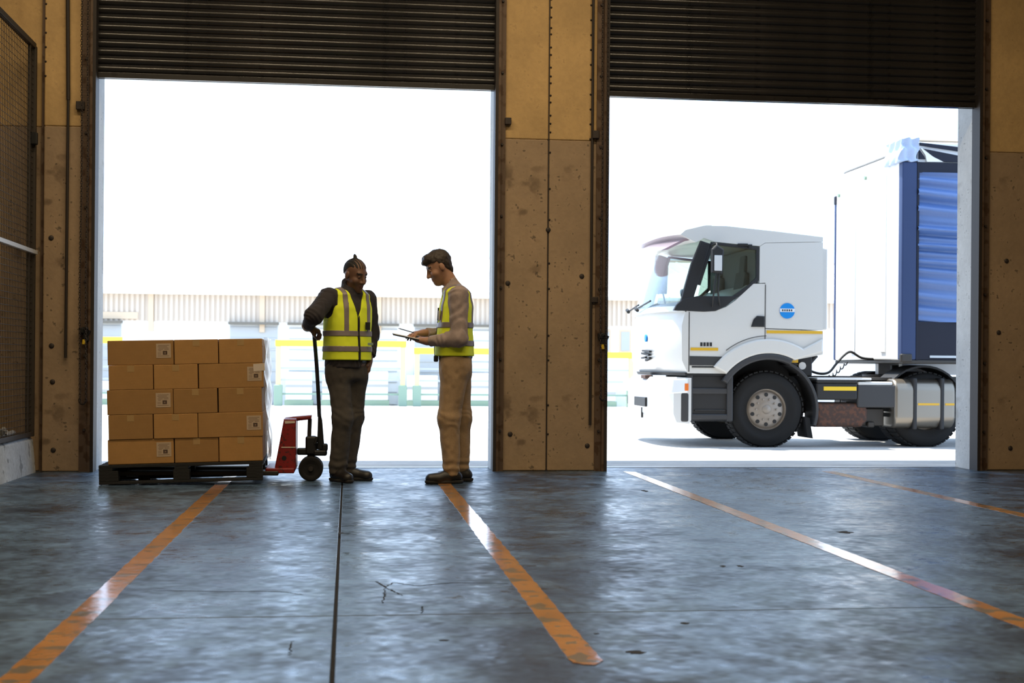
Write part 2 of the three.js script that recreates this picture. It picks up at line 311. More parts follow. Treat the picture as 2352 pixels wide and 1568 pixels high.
// conduit and chain hoists beside the doors
single('conduit_pipe', [bar([-2.34, 0.95, 0.03], [-2.335, 3.1, 0.03], 0.012), bar([-2.335, 3.1, 0.03], [-2.36, 5.2, 0.03], 0.016)], M.railDark, 'dark vertical conduit pipe on the pier left of the left door', 'pipe');
single('conduit_pipe', bar([2.10, 0.4, 0.022], [2.10, 4.9, 0.022], 0.012), M.railDark, 'thin dark conduit pipe on the pier left of the right door', 'pipe');
function chainHoist(label, x, yb, ym) {
  const t = thing('chain_hoist', label, 'chain hoist', [x, 0, 0.1], 0, 'chain hoists beside the doors');
  const link = new THREE.TorusGeometry(0.011, 0.0032, 5, 8).scale(0.8, 1.25, 1), list = [];
  const loop = (dx) => { let k = 0; for (let y = yb + 0.05; y < 4.9; y += 0.021) { const g = link.clone(); if (k++ % 2) g.rotateY(Math.PI / 2); list.push(g.translate(dx + 0.004 * Math.sin(y * 3), y, 0)); } };
  loop(-0.022); loop(0.026);
  for (let a = 0; a <= 8; a++) { const g = link.clone(); if (a % 2) g.rotateY(Math.PI / 2); const q = Math.PI + a / 8 * Math.PI; list.push(g.rotateZ(q - Math.PI / 2 + Math.PI / 2).translate(0.002 + 0.024 * Math.cos(q), yb + 0.05 + 0.03 * Math.sin(q), 0)); }
  const c = part('hand_chain', list, M.bolt, t); c.userData.kind = 'stuff';
  part('chain_keeper', [rbx(0.075, 0.05, 0.05, 0.01, 0, ym + 0.05, -0.05), bar([-0.03, ym + 0.02, -0.05], [0.035, ym + 0.07, -0.02], 0.012), bar([0.03, ym, -0.04], [0.05, ym + 0.05, -0.03], 0.011), rbx(0.05, 0.08, 0.04, 0.008, 0.02, ym, -0.05), b2(-0.01, 0.01, ym - 0.02, ym + 0.08, -0.1, -0.05)], M.black, t);
  part('yellow_tag', cyl(0.016, 0.012, 0.04, 'y', 0.004, ym - 0.045, -0.035, 12), M.yellowPaint, t);
  part('pulley_wheel', cyl(0.1, 0.1, 0.04, 'x', 0, 4.9, 0, 24), M.darkSteel, t);
  part('pulley_axle', cyl(0.018, 0.018, 0.12, 'z', 0, 4.9, -0.05, 10), M.darkSteel, t);
}
chainHoist('hand chain hoist with yellow tag on the left edge of the left door', -2.19, 0.55, 1.13);
chainHoist('hand chain hoist with yellow tag on the pier left of the right door', 2.195, 0.6, 1.13);

// ---- wire cage and kerb on the left
{ const t = thing('wire_cage', 'dark wire mesh cage panel along the left side', 'cage', [-2.6, 0.3, 0]);
  const x = 0, z0 = 0.1, z1 = 3.2, y1 = 3.22;
  part('frame_post', rb2(-0.025, 0.025, 0, y1, z0 - 0.025, z0 + 0.025, 0.005), M.cageSteel, t);
  part('frame_post', rb2(-0.025, 0.025, 0, y1 + 0.06, z1 - 0.025, z1 + 0.025, 0.005), M.cageSteel, t);
  part('inner_post', rb2(-0.012, 0.012, 0, y1, z0 + 0.14, z0 + 0.165, 0.003), M.cageSteel, t);
  part('frame_rail', rb2(-0.022, 0.022, y1 - 0.02, y1 + 0.025, z0, z1, 0.005), M.cageSteel, t);
  part('frame_rail', rb2(-0.02, 0.02, 0.0, 0.04, z0, z1, 0.005), M.cageSteel, t);
  part('mid_rail', rb2(0.02, 0.045, 1.5, 1.535, z0, z1, 0.005), M.cageRail, t);
  part('hinge', rbx(0.06, 0.1, 0.05, 0.008, 0.02, 2.45, z0 + 0.06), M.black, t);
  const w = [];
  for (let z = z0 + 0.05; z < z1; z += 0.05) w.push(new THREE.CylinderGeometry(0.0025, 0.0025, y1, 4, 1, true).translate(0, y1 / 2, z));
  for (let y = 0.05; y < y1; y += 0.05) w.push(new THREE.CylinderGeometry(0.0025, 0.0025, z1 - z0, 4, 1, true).rotateX(Math.PI / 2).translate(0.004, y, (z0 + z1) / 2));
  part('wire_mesh', w, M.cageSteel, t).userData.kind = 'stuff';
  single('kerb', extr([[-0.17, 0], [0.02, 0], [-0.005, 0.27], [-0.03, 0.3], [-0.17, 0.3]], 3.3, 0.01, 0.06), M.kerb, 'low pale concrete kerb under the wire cage', 'kerb', [-2.585, 0, 0]);
  single('debris_bundle', [tube([[-0.02, 0.02, 0.2], [0.03, 0.05, 0.3], [0, 0.03, 0.42]], 0.02, 12), tube([[0.02, 0.02, 0.25], [-0.04, 0.07, 0.36], [0.0, 0.02, 0.5]], 0.016, 12), bar([-0.03, 0.02, 0.42], [0.02, 0.09, 0.55], 0.018)], M.farGrey, 'bundle of grey scraps lying on the kerb behind the mesh', 'scraps', [-2.69, 0.3, 0.15]);
}

// ---- warehouse lamps under the roof (out of the frame; they light the hall)
function lamp(x, z, k) {
  const t = thing('hall_lamp', `warm roof lamp, ${['first', 'second', 'third', 'fourth'][k % 4]} from the left in the ${k < 4 ? 'row near the doors' : 'rear row'}`, 'lamp', [x, 6.1, z], 0, 'lamps under the hall roof');
  part('housing', extr([[-0.2, 0], [0.2, 0], [0.12, 0.09], [-0.12, 0.09]], 1.5, 0.006, -0.75).rotateY(Math.PI / 2), M.steel, t);
  for (const s of [-0.6, 0.6]) part('suspension_rod', bar([s, 0.08, 0], [s, ROOF - 6.1, 0], 0.008), M.steel, t);
  part('lamp_diffuser', b2(-0.72, 0.72, -0.012, 0.001, -0.17, 0.17), LAMPGLOW, t);
  const l = new THREE.RectAreaLight(new THREE.Color().setRGB(1, 0.80, 0.53), LAMPPOWER, 1.44, 0.34);
  l.position.set(0, -0.02, 0); l.rotation.x = -Math.PI / 2;
  t.add(l);
}
const LAMPPOWER = 40;
const LAMPGLOW = mat({ color: C(0.9, 0.85, 0.75), emissive: C(1, 0.80, 0.53), emissiveIntensity: 2.0 });
[-2.6, -0.6, 1.4, 3.4].forEach((x, k) => { lamp(x, 3.4, k); lamp(x, 8.4, k + 4); });

// ---- floor lines
function floorLine(label, x, z0, z1, ragged) {
  const w = 0.1, pts = [];
  for (let z = z0; z <= z1; z += 0.06) pts.push([x - w / 2 + rr(-0.004, 0.003), z]);
  if (ragged) for (let a = 0; a <= 6; a++) pts.push([x - w / 2 + w * a / 6 + rr(-0.01, 0.01), z1 + 0.05 * Math.sin(a / 6 * Math.PI) + rr(0, 0.02)]);
  for (let z = z1; z >= z0; z -= 0.06) pts.push([x + w / 2 + rr(-0.003, 0.004), z]);
  const g = extr(pts, 0.002, 0, 0).rotateX(Math.PI / 2).translate(0, 0.0022, 0);
  single('floor_line', g, M.linePaint, label, 'floor line', [0, 0, 0], 0, 'painted lines on the hall floor');
}
floorLine('worn orange floor line running from the pallet to the lower left corner', -0.943, 0.05, 11.5);
floorLine('worn orange floor line starting at the feet of the man with the tablet', 0.742, 1.15, 7.55, true);
floorLine('worn orange floor line starting beside the centre pier, running to the right', 2.43, 0.1, 9.5);
floorLine('worn orange floor line farthest to the right', 4.225, 0.1, 9.5);
// ---------------------------------------------------------------- the yard and the depot across it
{ const y = setting('ground', 'pale concrete yard outside the loading doors', 'ground');
  // apron falls gently from the sill to the yard, the yard goes on falling towards the depot
  const strip3 = (pts, x0, x1, th) => extr([...pts, ...pts.map(([z, h]) => [z, h - th]).reverse()], x1 - x0, 0, 0).rotateY(-Math.PI / 2).translate(x1, 0, 0);
  // outline is given as (z, y); rotateY(-90) carries x -> z and z -> -x
  part('apron_slab', strip3([[ZW - 0.06, -0.012], [-3.0, -0.10], [-4.6, -0.14]], -9, 14, 0.25), M.apron, y);
  part('yard_surface', strip3([[-4.62, -0.14], [-9.5, -0.14], [-43, -0.74], [-70, -0.74]], -60, 90, 0.3), M.yard, y);
}
function ribbed(x0, x1, y0, y1, pitch, depth) {            // upright ribbed sheet, one surface with real ribs
  const pts = []; for (let x = x0; x < x1; x += pitch) pts.push([x, 0], [x + pitch * 0.35, 0], [x + pitch * 0.45, depth], [x + pitch * 0.8, depth], [x + pitch * 0.9, 0]);
  pts.push([x1, 0], [x1, -0.04], [x0, -0.04]);
  return extr(pts, y1 - y0, 0, 0).rotateX(-Math.PI / 2).scale(1, 1, -1).translate(0, y0, 0);
}
{ const t = thing('depot_building', 'long pale ribbed depot building across the yard', 'building', [0, -0.74, -43]);
  const X0 = -26, X1 = 40, EV = 4.33, BT = 3.28;
  // wall body, ribbed band under the eaves, roof
  part('wall', b2(X0, X1, 0, BT, -6, 0), M.farWhite, t);
  const bays = [-26, -20.3, -14, -7.7, -3.4, 1.2, 5.8, 10.4, 15, 21, 27, 33, 40];
  for (let k = 0; k + 1 < bays.length; k++) {
    const a = bays[k], b = bays[k + 1];
    const g = []; for (let x = a + 0.12; x < b - 0.12; x += 0.2) g.push(b2(x, Math.min(x + 0.11, b - 0.1), BT, EV, 0, 0.05));
    part('ribbed_panel', [b2(a, b, BT, EV, -0.05, 0), ...g], M.sheetWall, t);
    part('pilaster', b2(a - 0.1, a + 0.1, BT - 0.4, EV + 0.1, -0.1, 0.16), M.farTan, t);
  }
  part('eaves_gutter', b2(X0 - 0.3, X1 + 0.3, EV, EV + 0.1, -0.2, 0.3), M.farWhite, t);
  const roof = part('roof', extr([[0.4, 0.06], [-11, 2.42], [-11, 2.3], [0.4, -0.04]], X1 - X0 + 0.8, 0, 0).rotateY(-Math.PI / 2).translate(X1 + 0.4, EV + 0.06, 0), M.sheetRoof, t);
  { const g = []; for (let x = X0; x < X1; x += 0.75) g.push(flatBar([x, EV + 0.14, 0.38], [x, EV + 2.5, -11], 0.05, 0.05, [0, 1, 0])); part('roof_ribs', g, M.sheetRoof, roof).userData.kind = 'stuff'; }
  part('roof_ridge', b2(X0 - 0.4, X1 + 0.4, EV + 2.36, EV + 2.55, -11.3, -10.8), M.farTan, t);
  part('beige_band', b2(-20, -8.2, 3.35, 3.62, 0.02, 0.1), M.farTan, t);
  // dock bays: dark lintel, door, yellow sill beam, yellow posts on green feet
  const bay = (x0, x1, door) => {
    part('bay_lintel', b2(x0, x1, 3.18, 3.27, 0.0, 0.35), M.farLine, t);
    const d = part('bay_door', b2(x0 + 0.05, x1 - 0.05, 0.05, 3.18, 0.0, 0.06), door, t);
    for (let y = 0.5; y < 3.1; y += 0.42) part('door_rib', b2(x0 + 0.06, x1 - 0.06, y, y + 0.05, 0.06, 0.09), M.farGrey, d);
  };
  bay(-10.5, -8.8, M.farGrey); bay(-4.7, -2.75, M.farGrey); bay(-2.4, -0.9, M.farWhite); bay(0.6, 2.0, M.farWhite); bay(2.6, 4.2, M.farGrey); bay(4.7, 6.4, M.farWhite);
  for (const [x0, x1] of [[10.3, 10.65], [11.0, 11.5], [12.2, 12.8]]) { part('window_frame', b2(x0, x1, 2.2, 3.15, 0, 0.05), M.farTan, t); part('window_glass', b2(x0 + 0.08, x1 - 0.08, 2.28, 3.05, 0.05, 0.07), M.farGrey, t); }
}
// yellow loading frames with green feet in front of the depot
function yardFrame(label, x0, x1, z, h) {
  const t = thing('loading_frame', label, 'loading frame', [0, -0.74 + (z + 43) * 0.0179, z], 0, 'yellow loading frames across the yard');
  part('beam', rb2(x0, x1, h - 0.14, h + 0.1, -0.1, 0.1, 0.02), M.farYellow, t);
  for (const x of [x0 + 0.12, x1 - 0.12]) { part('post', rb2(x - 0.09, x + 0.09, 0.4, h - 0.14, -0.09, 0.09, 0.02), M.farPost, t); part('foot', rb2(x - 0.16, x + 0.16, 0, 0.8, -0.16, 0.16, 0.03), M.farGreen, t); }
  for (const y of [0.42, 0.95, 1.4]) part('guard_rail', b2(x0 + 0.2, x1 - 0.2, y, y + 0.07, -0.03, 0.03), y < 0.5 ? M.farGreen : M.farGrey, t);
}
yardFrame('yellow loading frame across the yard, seen behind the man at the handle', -2.75, 2.2, -40.5, 2.4);
yardFrame('yellow loading frame across the yard, right of the man with the tablet', 2.5, 6.6, -40.5, 2.15);
yardFrame('yellow loading frame across the yard, seen between the pier and the truck', 9.0, 11.1, -40.5, 2.05);
yardFrame('yellow loading frame across the yard, left of the stacked cartons', -11.2, -8.4, -40.5, 2.45);
// crates on the docks: pale stacks with green pallets beneath
{ let k = 0; const where = ['left end behind the handle', 'behind the legs of the left man', 'between the two men', 'just left of the man with the tablet', 'just right of the man with the tablet', 'left of the stacked cartons', 'beside the truck bumper'];
  for (const [x, w, h] of [[-1.9, 1.1, 1.3], [-0.5, 1.1, 1.2], [1.0, 1.2, 1.35], [2.9, 1.3, 1.2], [4.9, 1.4, 1.3], [-9.3, 0.7, 0.9], [10.2, 0.9, 0.9]]) {
    const t = thing('dock_crate', 'pale crate across the yard, ' + where[k++], 'crate', [x, -0.725, -42], 0, 'pale crates across the yard');
    part('base', b2(-w / 2, w / 2, 0, 0.22, -0.4, 0.4), M.farGreen, t);
    part('body', rb2(-w / 2 + 0.05, w / 2 - 0.05, 0.22, h, -0.36, 0.36, 0.03), M.farWhite, t);
    part('band', b2(-w / 2 + 0.04, w / 2 - 0.04, h * 0.55, h * 0.55 + 0.1, -0.37, 0.37), M.farGrey, t);
  }
}
// ---------------------------------------------------------------- the truck (world axes; nose to -x, near side at z = SZ)
const SZ = -5.6, WZ = 2.44, GY = -0.14;                     // near side, width, ground
M.truckWhite = mat({ color: C(0.60, 0.59, 0.56), roughness: 0.32, clearcoat: 0.5, clearcoatRoughness: 0.15 });
M.truckSilver = mat({ color: C(0.62, 0.63, 0.63), roughness: 0.4, clearcoat: 0.3 });
M.truckGlass = mat({ color: C(0.9, 0.93, 0.91), roughness: 0.02, transmission: 1, thickness: 0 });
M.truckGlassDark = mat({ color: C(0.62, 0.68, 0.64), roughness: 0.02, transmission: 1, thickness: 0 });
M.visor = mat({ color: C(0.55, 0.45, 0.5), roughness: 0.15, transmission: 0.6, thickness: 0 });
M.lampLens = mat({ color: C(0.8, 0.84, 0.88), roughness: 0.1, clearcoat: 1 });
M.orangeLens = mat({ color: C(0.75, 0.18, 0.03), roughness: 0.15, clearcoat: 1 });
M.wheelRim = mat({ color: C(0.30, 0.26, 0.22), roughness: 0.5, metalness: 0.35 });
M.stripe = mat({ color: C(0.62, 0.36, 0.02), roughness: 0.4 });
M.logoBlue = mat({ color: C(0.0, 0.22, 0.62), roughness: 0.4 });
M.logoWhite = mat({ color: C(0.7, 0.72, 0.74), roughness: 0.4 });
M.rustTank = mat({ map: tex(256, (x, y, i) => { const j = (y * 2 % 512) * 512 + (x * 2 % 512), k = sst(0.4, 0.65, N2[j]); return [mix(0.26, 0.36, k), mix(0.19, 0.23, k), mix(0.16, 0.17, k)]; }, true, 2), roughness: 0.8 });
M.tankSteel = mat({ color: C(0.26, 0.23, 0.19), roughness: 0.36, metalness: 0.85 });
M.seat = mat({ color: C(0.09, 0.1, 0.095), roughness: 0.9 });
M.cabin = mat({ color: C(0.16, 0.165, 0.16), roughness: 0.8 });
M.trailerWhite = mat({ color: C(0.82, 0.82, 0.81), roughness: 0.5 });
M.trailerBlue = mat({ color: C(0.016, 0.036, 0.11), roughness: 0.6 });
M.curtain = mat({ color: C(0.085, 0.16, 0.37), roughness: 0.38, bumpMap: re(wallBump, 0.6), bumpScale: 0.004, clearcoat: 0.3, clearcoatRoughness: 0.4 });
M.curtainDark = mat({ color: C(0.003, 0.005, 0.017), roughness: 0.75 });
M.wrapFilm = mat({ color: C(0.42, 0.5, 0.66), roughness: 0.3 });

const truck = thing('tractor_truck', 'white tractor truck parked outside the right door', 'truck', [0, GY, SZ]);
// local: y from the ground, z = 0 near side, negative away
const yy = (v) => v - GY;                                  // world height -> local
const HW = WZ / 2;
function bow(g, xf, xr, amount, pw = 4) {                   // rounds the nose in plan: side edges set back
  const p = g.attributes.position;
  for (let i = 0; i < p.count; i++) { const x = p.getX(i), s = Math.abs((p.getZ(i) + HW) / HW), k = Math.max(0, Math.min(1, (xr - x) / (xr - xf))); p.setX(i, x + amount * k * Math.pow(Math.min(1, s), pw)); }
  g.computeVertexNormals();
  return toCreasedNormals(g, 0.7);
}
function slab(pts, z0, z1, steps = 24, holes = []) {        // outline extruded across the cab with many steps so that it can be bowed
  const s = new THREE.Shape(pts.map((p) => new THREE.Vector2(...p)));
  for (const h of holes) s.holes.push(new THREE.Path(h.map((p) => new THREE.Vector2(...p))));
  return new THREE.ExtrudeGeometry(s, { depth: z1 - z0, bevelEnabled: false, steps }).translate(0, 0, z0);
}
const XF = 4.0, XR = 4.9;
// lower body: nose and door zone up to the belt line
{ const arch = ptsArc(5.48, yy(0.36), 0.70, 155, 90, 10).reverse();   // wheel arch opening, front quarter, from the top forwards
  const low = slab([[4.16, yy(0.83)], [4.85, yy(0.83)], ...ptsArc(5.48, yy(0.36), 0.74, 141, 62, 14), [6.22, yy(1.09)], [6.22, yy(1.40)], [5.425, yy(1.42)], [5.425, yy(2.015)], [5.27, yy(2.01)], [5.03, yy(1.79)], [4.9, yy(1.70)], [4.74, yy(1.645)], [4.1, yy(1.66)], [4.02, yy(1.45)], [4.03, yy(1.0)]], -WZ, 0, 30);
  const body = part('cab_lower_body', bow(low, 4.0, 4.75, 0.30), M.truckWhite, truck);
  // seams of the door and corner panel: real gaps rendered as thin dark inlays set into the skin
  const seam = [b2(4.405, 4.415, yy(0.85), yy(1.63), -0.03, 0.004), b2(5.427, 5.435, yy(1.12), yy(2.0), -0.03, 0.004)];
  { const a = ptsArc(5.48, yy(0.40), 0.93, 128, 92, 10); for (let i = 0; i < a.length - 1; i++) seam.push(flatBar([...a[i], -0.008], [...a[i + 1], -0.008], 0.008, 0.022)); }
  part('panel_seam', seam[0], M.plasticDark, body); part('panel_seam', seam[1], M.plasticDark, body); part('arch_seam', seam.slice(2), M.plasticDark, body);
}
// flared white wheel-arch moulding
part('wheel_arch_flare', extr([...ptsArc(5.48, yy(0.36), 0.93, 143, 60, 18), [6.21, yy(1.30)], [6.21, yy(1.12)], ...ptsArc(5.48, yy(0.36), 0.735, 62, 141, 18)], 0.09, 0.025, -0.045), M.truckWhite, truck);
part('wheel_arch_lip', extr([...ptsArc(5.48, yy(0.36), 0.735, 149, 64, 20), ...ptsArc(5.48, yy(0.36), 0.655, 64, 149, 20)], 0.16, 0.02, -0.11), M.plasticGrey, truck);
part('wheel_well', extr([...ptsArc(5.48, yy(0.36), 0.70, 168, 55, 20), ...ptsArc(5.48, yy(0.36), 0.735, 55, 168, 20)], 1.0, 0.004, -1.06), M.black, truck);
part('inner_fender', extr([...ptsArc(5.48, yy(0.36), 0.71, 180, 0, 24), [6.19, yy(0.3)], [4.77, yy(0.3)]], 0.03, 0, -0.52), M.black, truck);
part('rear_mudguard', extr([...ptsArc(5.48, yy(0.36), 0.69, 64, -18, 18), ...ptsArc(5.48, yy(0.36), 0.65, -18, 64, 18)], 0.42, 0.008, -0.42), M.plasticGrey, truck);
part('mud_flap', extr([[5.99, yy(0.27)], [6.06, yy(0.25)], [6.11, yy(-0.02)], [6.03, yy(-0.01)]], 0.4, 0.006, -0.44), M.rubber, truck);
// upper cab: rear panel, roof, pillars, glass
{ const up = slab([[5.35, yy(2.02)], [5.43, yy(2.025)], [5.43, yy(1.43)], [6.215, yy(1.41)], [6.21, yy(2.575)], [5.42, yy(2.545)], [5.35, yy(2.5)]], -WZ, 0, 1);
  part('cab_rear_body', toCreasedNormals(up, 0.5), M.truckWhite, truck);
  const roof = slab([[4.40, yy(2.54)], [4.55, yy(2.60)], [4.75, yy(2.55)], [5.35, yy(2.505)], [5.42, yy(2.55)], [6.21, yy(2.58)], [6.21, yy(2.64)], [5.6, yy(2.70)], [4.9, yy(2.76)], [4.55, yy(2.76)], [4.2, yy(2.70)], [4.1, yy(2.64)]], -WZ, 0, 30);
  part('cab_roof', bow(roof, 4.05, 4.7, 0.2), M.truckWhite, truck);
  part('roof_marker_lamp', rbx(0.1, 0.035, 0.08, 0.012, 4.73, yy(2.775), -0.3), M.black, truck);
  const pil = (z0) => extr([[4.26, yy(1.66)], [4.43, yy(1.66)], [4.48, yy(1.85)], [4.69, yy(2.525)], [4.56, yy(2.565)], [4.43, yy(2.25)], [4.30, yy(1.78)]], 0.07, 0.012, z0);
  part('windscreen_pillar', pil(-0.07), M.plasticDark, truck);
  part('windscreen_pillar', pil(-WZ), M.plasticDark, truck);
  // black lower window corner and sill of the door glass, quarter frame
  const trim = (z0, d) => extr([[4.20, yy(1.648)], [4.24, yy(1.72)], [4.33, yy(1.80)], [4.52, yy(1.84)], [5.02, yy(1.845)], [5.06, yy(1.84)], [4.9, yy(1.71)], [4.76, yy(1.645)], [4.6, yy(1.635)]], d, 0.008, z0);
  part('window_corner_trim', trim(-0.06, 0.068), M.plasticDark, truck);
  part('window_corner_trim', trim(-WZ - 0.008, 0.06), M.plasticDark, truck);
  const frame = (z0) => extr([[4.70, yy(2.55)], [5.345, yy(2.49)], [5.345, yy(2.06)], [5.24, yy(1.96)], [5.02, yy(1.80)], [4.98, yy(1.84)], [5.2, yy(1.99)], [5.305, yy(2.09)], [5.305, yy(2.455)], [4.73, yy(2.515)], [4.56, yy(1.98)], [4.52, yy(1.99)]], 0.05, 0.006, z0);
  part('door_window_frame', frame(-0.052), M.plasticDark, truck);
  part('door_window_frame', frame(-WZ + 0.002), M.plasticDark, truck);
  const pane = (z0) => extr([[4.53, yy(1.84)], [5.02, yy(1.84)], [5.22, yy(1.99)], [5.31, yy(2.08)], [5.31, yy(2.47)], [4.73, yy(2.53)], [4.56, yy(1.98)]], 0.006, 0, z0);
  part('door_window_glass', pane(-0.03), M.truckGlassDark, truck);
  part('door_window_glass', pane(-WZ + 0.03), M.truckGlassDark, truck);
  // windscreen: leaning pane, bowed like the nose
  const ws = slab([[4.06, yy(1.70)], [4.075, yy(1.70)], [4.375, yy(2.56)], [4.36, yy(2.56)]], -WZ + 0.05, -0.05, 24);
  { const p = ws.attributes.position; for (let i = 0; i < p.count; i++) { const s = Math.abs((p.getZ(i) + HW) / HW); p.setX(i, p.getX(i) + 0.21 * Math.pow(s, 3)); } ws.computeVertexNormals(); }
  part('windscreen', toCreasedNormals(ws, 0.6), M.truckGlass, truck);
  const wd = part('windscreen_base', bow(slab([[4.02, yy(1.64)], [4.12, yy(1.63)], [4.12, yy(1.69)], [4.05, yy(1.71)]], -WZ, 0, 24), 4.0, 4.75, 0.30), M.truckSilver, truck);
  part('wiper', [bar([4.03, yy(1.70), -2.1], [4.06, yy(1.78), -1.5], 0.012), bar([4.0, yy(1.71), -1.45], [4.05, yy(1.80), -0.7], 0.012), bar([4.02, yy(1.7), -1.4], [4.02, yy(1.73), -1.5], 0.025), bar([4.02, yy(1.7), -2.0], [4.02, yy(1.73), -2.1], 0.025)], M.black, wd);
  // sun visor across the top of the screen
  const vs = slab([[3.83, yy(2.44)], [3.90, yy(2.47)], [4.15, yy(2.60)], [4.40, yy(2.66)], [4.40, yy(2.62)], [4.15, yy(2.565)], [3.92, yy(2.45)]], -WZ + 0.04, -0.04, 24);
  { const p = vs.attributes.position; for (let i = 0; i < p.count; i++) { const s = Math.abs((p.getZ(i) + HW) / HW); p.setX(i, p.getX(i) + 0.22 * Math.pow(s, 2.5)); p.setY(i, p.getY(i) - 0.01 * s); } vs.computeVertexNormals(); }
  part('sun_visor', toCreasedNormals(vs, 0.6), M.visor, truck);
  // inside the cab
  part('dashboard', rb2(4.3, 4.75, yy(1.5), yy(1.78), -WZ + 0.1, -0.1, 0.05), M.cabin, truck);
  part('cab_inner_wall', b2(5.33, 5.42, yy(1.4), yy(2.5), -WZ + 0.08, -0.08), M.cabin, truck);
  for (const z of [-0.62, -1.82]) {
    part('seat', [rb2(4.95, 5.35, yy(1.3), yy(1.62), z - 0.25, z + 0.25, 0.05), extr([[5.16, yy(1.58)], [5.30, yy(1.58)], [5.36, yy(2.18)], [5.27, yy(2.2)]], 0.46, 0.04, z - 0.23), extr([[5.28, yy(2.2)], [5.36, yy(2.2)], [5.37, yy(2.42)], [5.30, yy(2.42)]], 0.26, 0.03, z - 0.13)], M.seat, truck);
  }
  part('steering_wheel', [new THREE.TorusGeometry(0.21, 0.018, 8, 28).rotateY(Math.PI / 2).rotateZ(0.5).translate(4.86, yy(1.83), -1.8), bar([4.86, yy(1.83), -1.8], [4.66, yy(1.72), -1.8], 0.03)], M.black, truck);
  // door mirror on its arm in front of the side glass
  const mr = part('door_mirror', [extr([[4.66, yy(2.14)], [4.80, yy(2.12)], [4.82, yy(2.44)], [4.72, yy(2.5)], [4.66, yy(2.44)]], 0.09, 0.02, 0.1)], M.plasticDark, truck);
  part('mirror_face', rb2(4.69, 4.79, yy(2.16), yy(2.36), 0.185, 0.197, 0.005), M.truckSilver, mr);
  for (const g of [tube([[4.70, yy(2.5), 0.0], [4.74, yy(2.52), 0.1], [4.73, yy(2.45), 0.15]], 0.012, 12), tube([[4.72, yy(1.70), 0.0], [4.70, yy(1.85), 0.12], [4.73, yy(2.14), 0.15]], 0.012, 12), tube([[4.82, yy(1.72), 0.0], [4.76, yy(1.9), 0.12], [4.76, yy(2.14), 0.15]], 0.012, 12)]) part('mirror_arm', g, M.black, mr);
  part('door_mirror', [extr([[4.60, yy(2.0)], [4.72, yy(2.0)], [4.74, yy(2.4)], [4.62, yy(2.44)]], 0.09, 0.02, -WZ - 0.2), bar([4.66, yy(2.4), -WZ - 0.12], [4.7, yy(2.5), -WZ], 0.012), bar([4.66, yy(2.0), -WZ - 0.12], [4.7, yy(1.7), -WZ], 0.012)], M.plasticDark, truck);
  part('window_catch', [rbx(0.14, 0.03, 0.03, 0.008, 5.12, yy(2.52), 0.0), rbx(0.05, 0.05, 0.03, 0.008, 5.22, yy(2.5), 0.005)], M.black, truck);
}
// door furniture, stripes, badge
part('door_handle', extr([[5.24, yy(1.445)], [5.42, yy(1.445)], [5.42, yy(1.585)], [5.32, yy(1.59)], [5.27, yy(1.54)]], 0.05, 0.012, -0.03), M.black, truck);
part('yellow_stripe', rb2(5.45, 6.21, yy(1.362), yy(1.402), -0.01, 0.008, 0.003), M.stripe, truck);
part('yellow_stripe', rb2(4.43, 4.80, yy(1.128), yy(1.166), -0.01, 0.008, 0.003), M.stripe, truck);
part('lettering', [0, 1, 2, 3].map((k) => b2(4.56 + k * 0.042, 4.59 + k * 0.042, yy(1.185), yy(1.235), -0.005, 0.004)), M.plasticDark, truck);
{ const b = part('round_badge', cyl(0.102, 0.102, 0.012, 'z', 5.728, yy(1.66), 0.002, 36), M.logoBlue, truck);
  part('badge_band', [rb2(5.628, 5.828, yy(1.645), yy(1.69), 0.006, 0.012, 0.002)], M.logoWhite, b);
  part('badge_lettering', [0, 1, 2, 3, 4].map((k) => b2(5.655 + k * 0.03, 5.673 + k * 0.03, yy(1.655), yy(1.68), 0.011, 0.014)), M.plasticGrey, b);
}
part('air_vent', [extr([[4.42, yy(0.935)], [4.87, yy(0.935)], [4.90, yy(1.05)], [4.42, yy(1.055)]], 0.02, 0.004, -0.012)], M.plasticGrey, truck);
part('air_vent_gap', b2(4.45, 4.90, yy(0.905), yy(0.925), -0.01, 0.006), M.black, truck);
part('body_underline', bow(slab([[4.12, yy(0.80)], [5.0, yy(0.80)], [5.0, yy(0.84)], [4.10, yy(0.84)]], -WZ + 0.01, -0.005, 24), 4.0, 4.75, 0.30), M.black, truck);
// grille marks on the nose
for (const [y0, y1, z0, z1, w] of [[1.13, 1.115, -0.95, -0.55, 0.024], [1.095, 1.07, -1.0, -0.6, 0.026], [1.03, 1.04, -1.0, -0.8, 0.022], [1.0, 1.03, -0.75, -0.55, 0.03]])
  part('grille_mark', flatBar([4.008, yy(y0), z0], [4.02, yy(y1), z1], w, 0.035, [1, 0, 0]), M.plasticDark, truck);
part('nose_badge', cyl(0.05, 0.05, 0.02, 'x', 4.012, yy(1.3), -0.8, 20), M.logoBlue, truck);
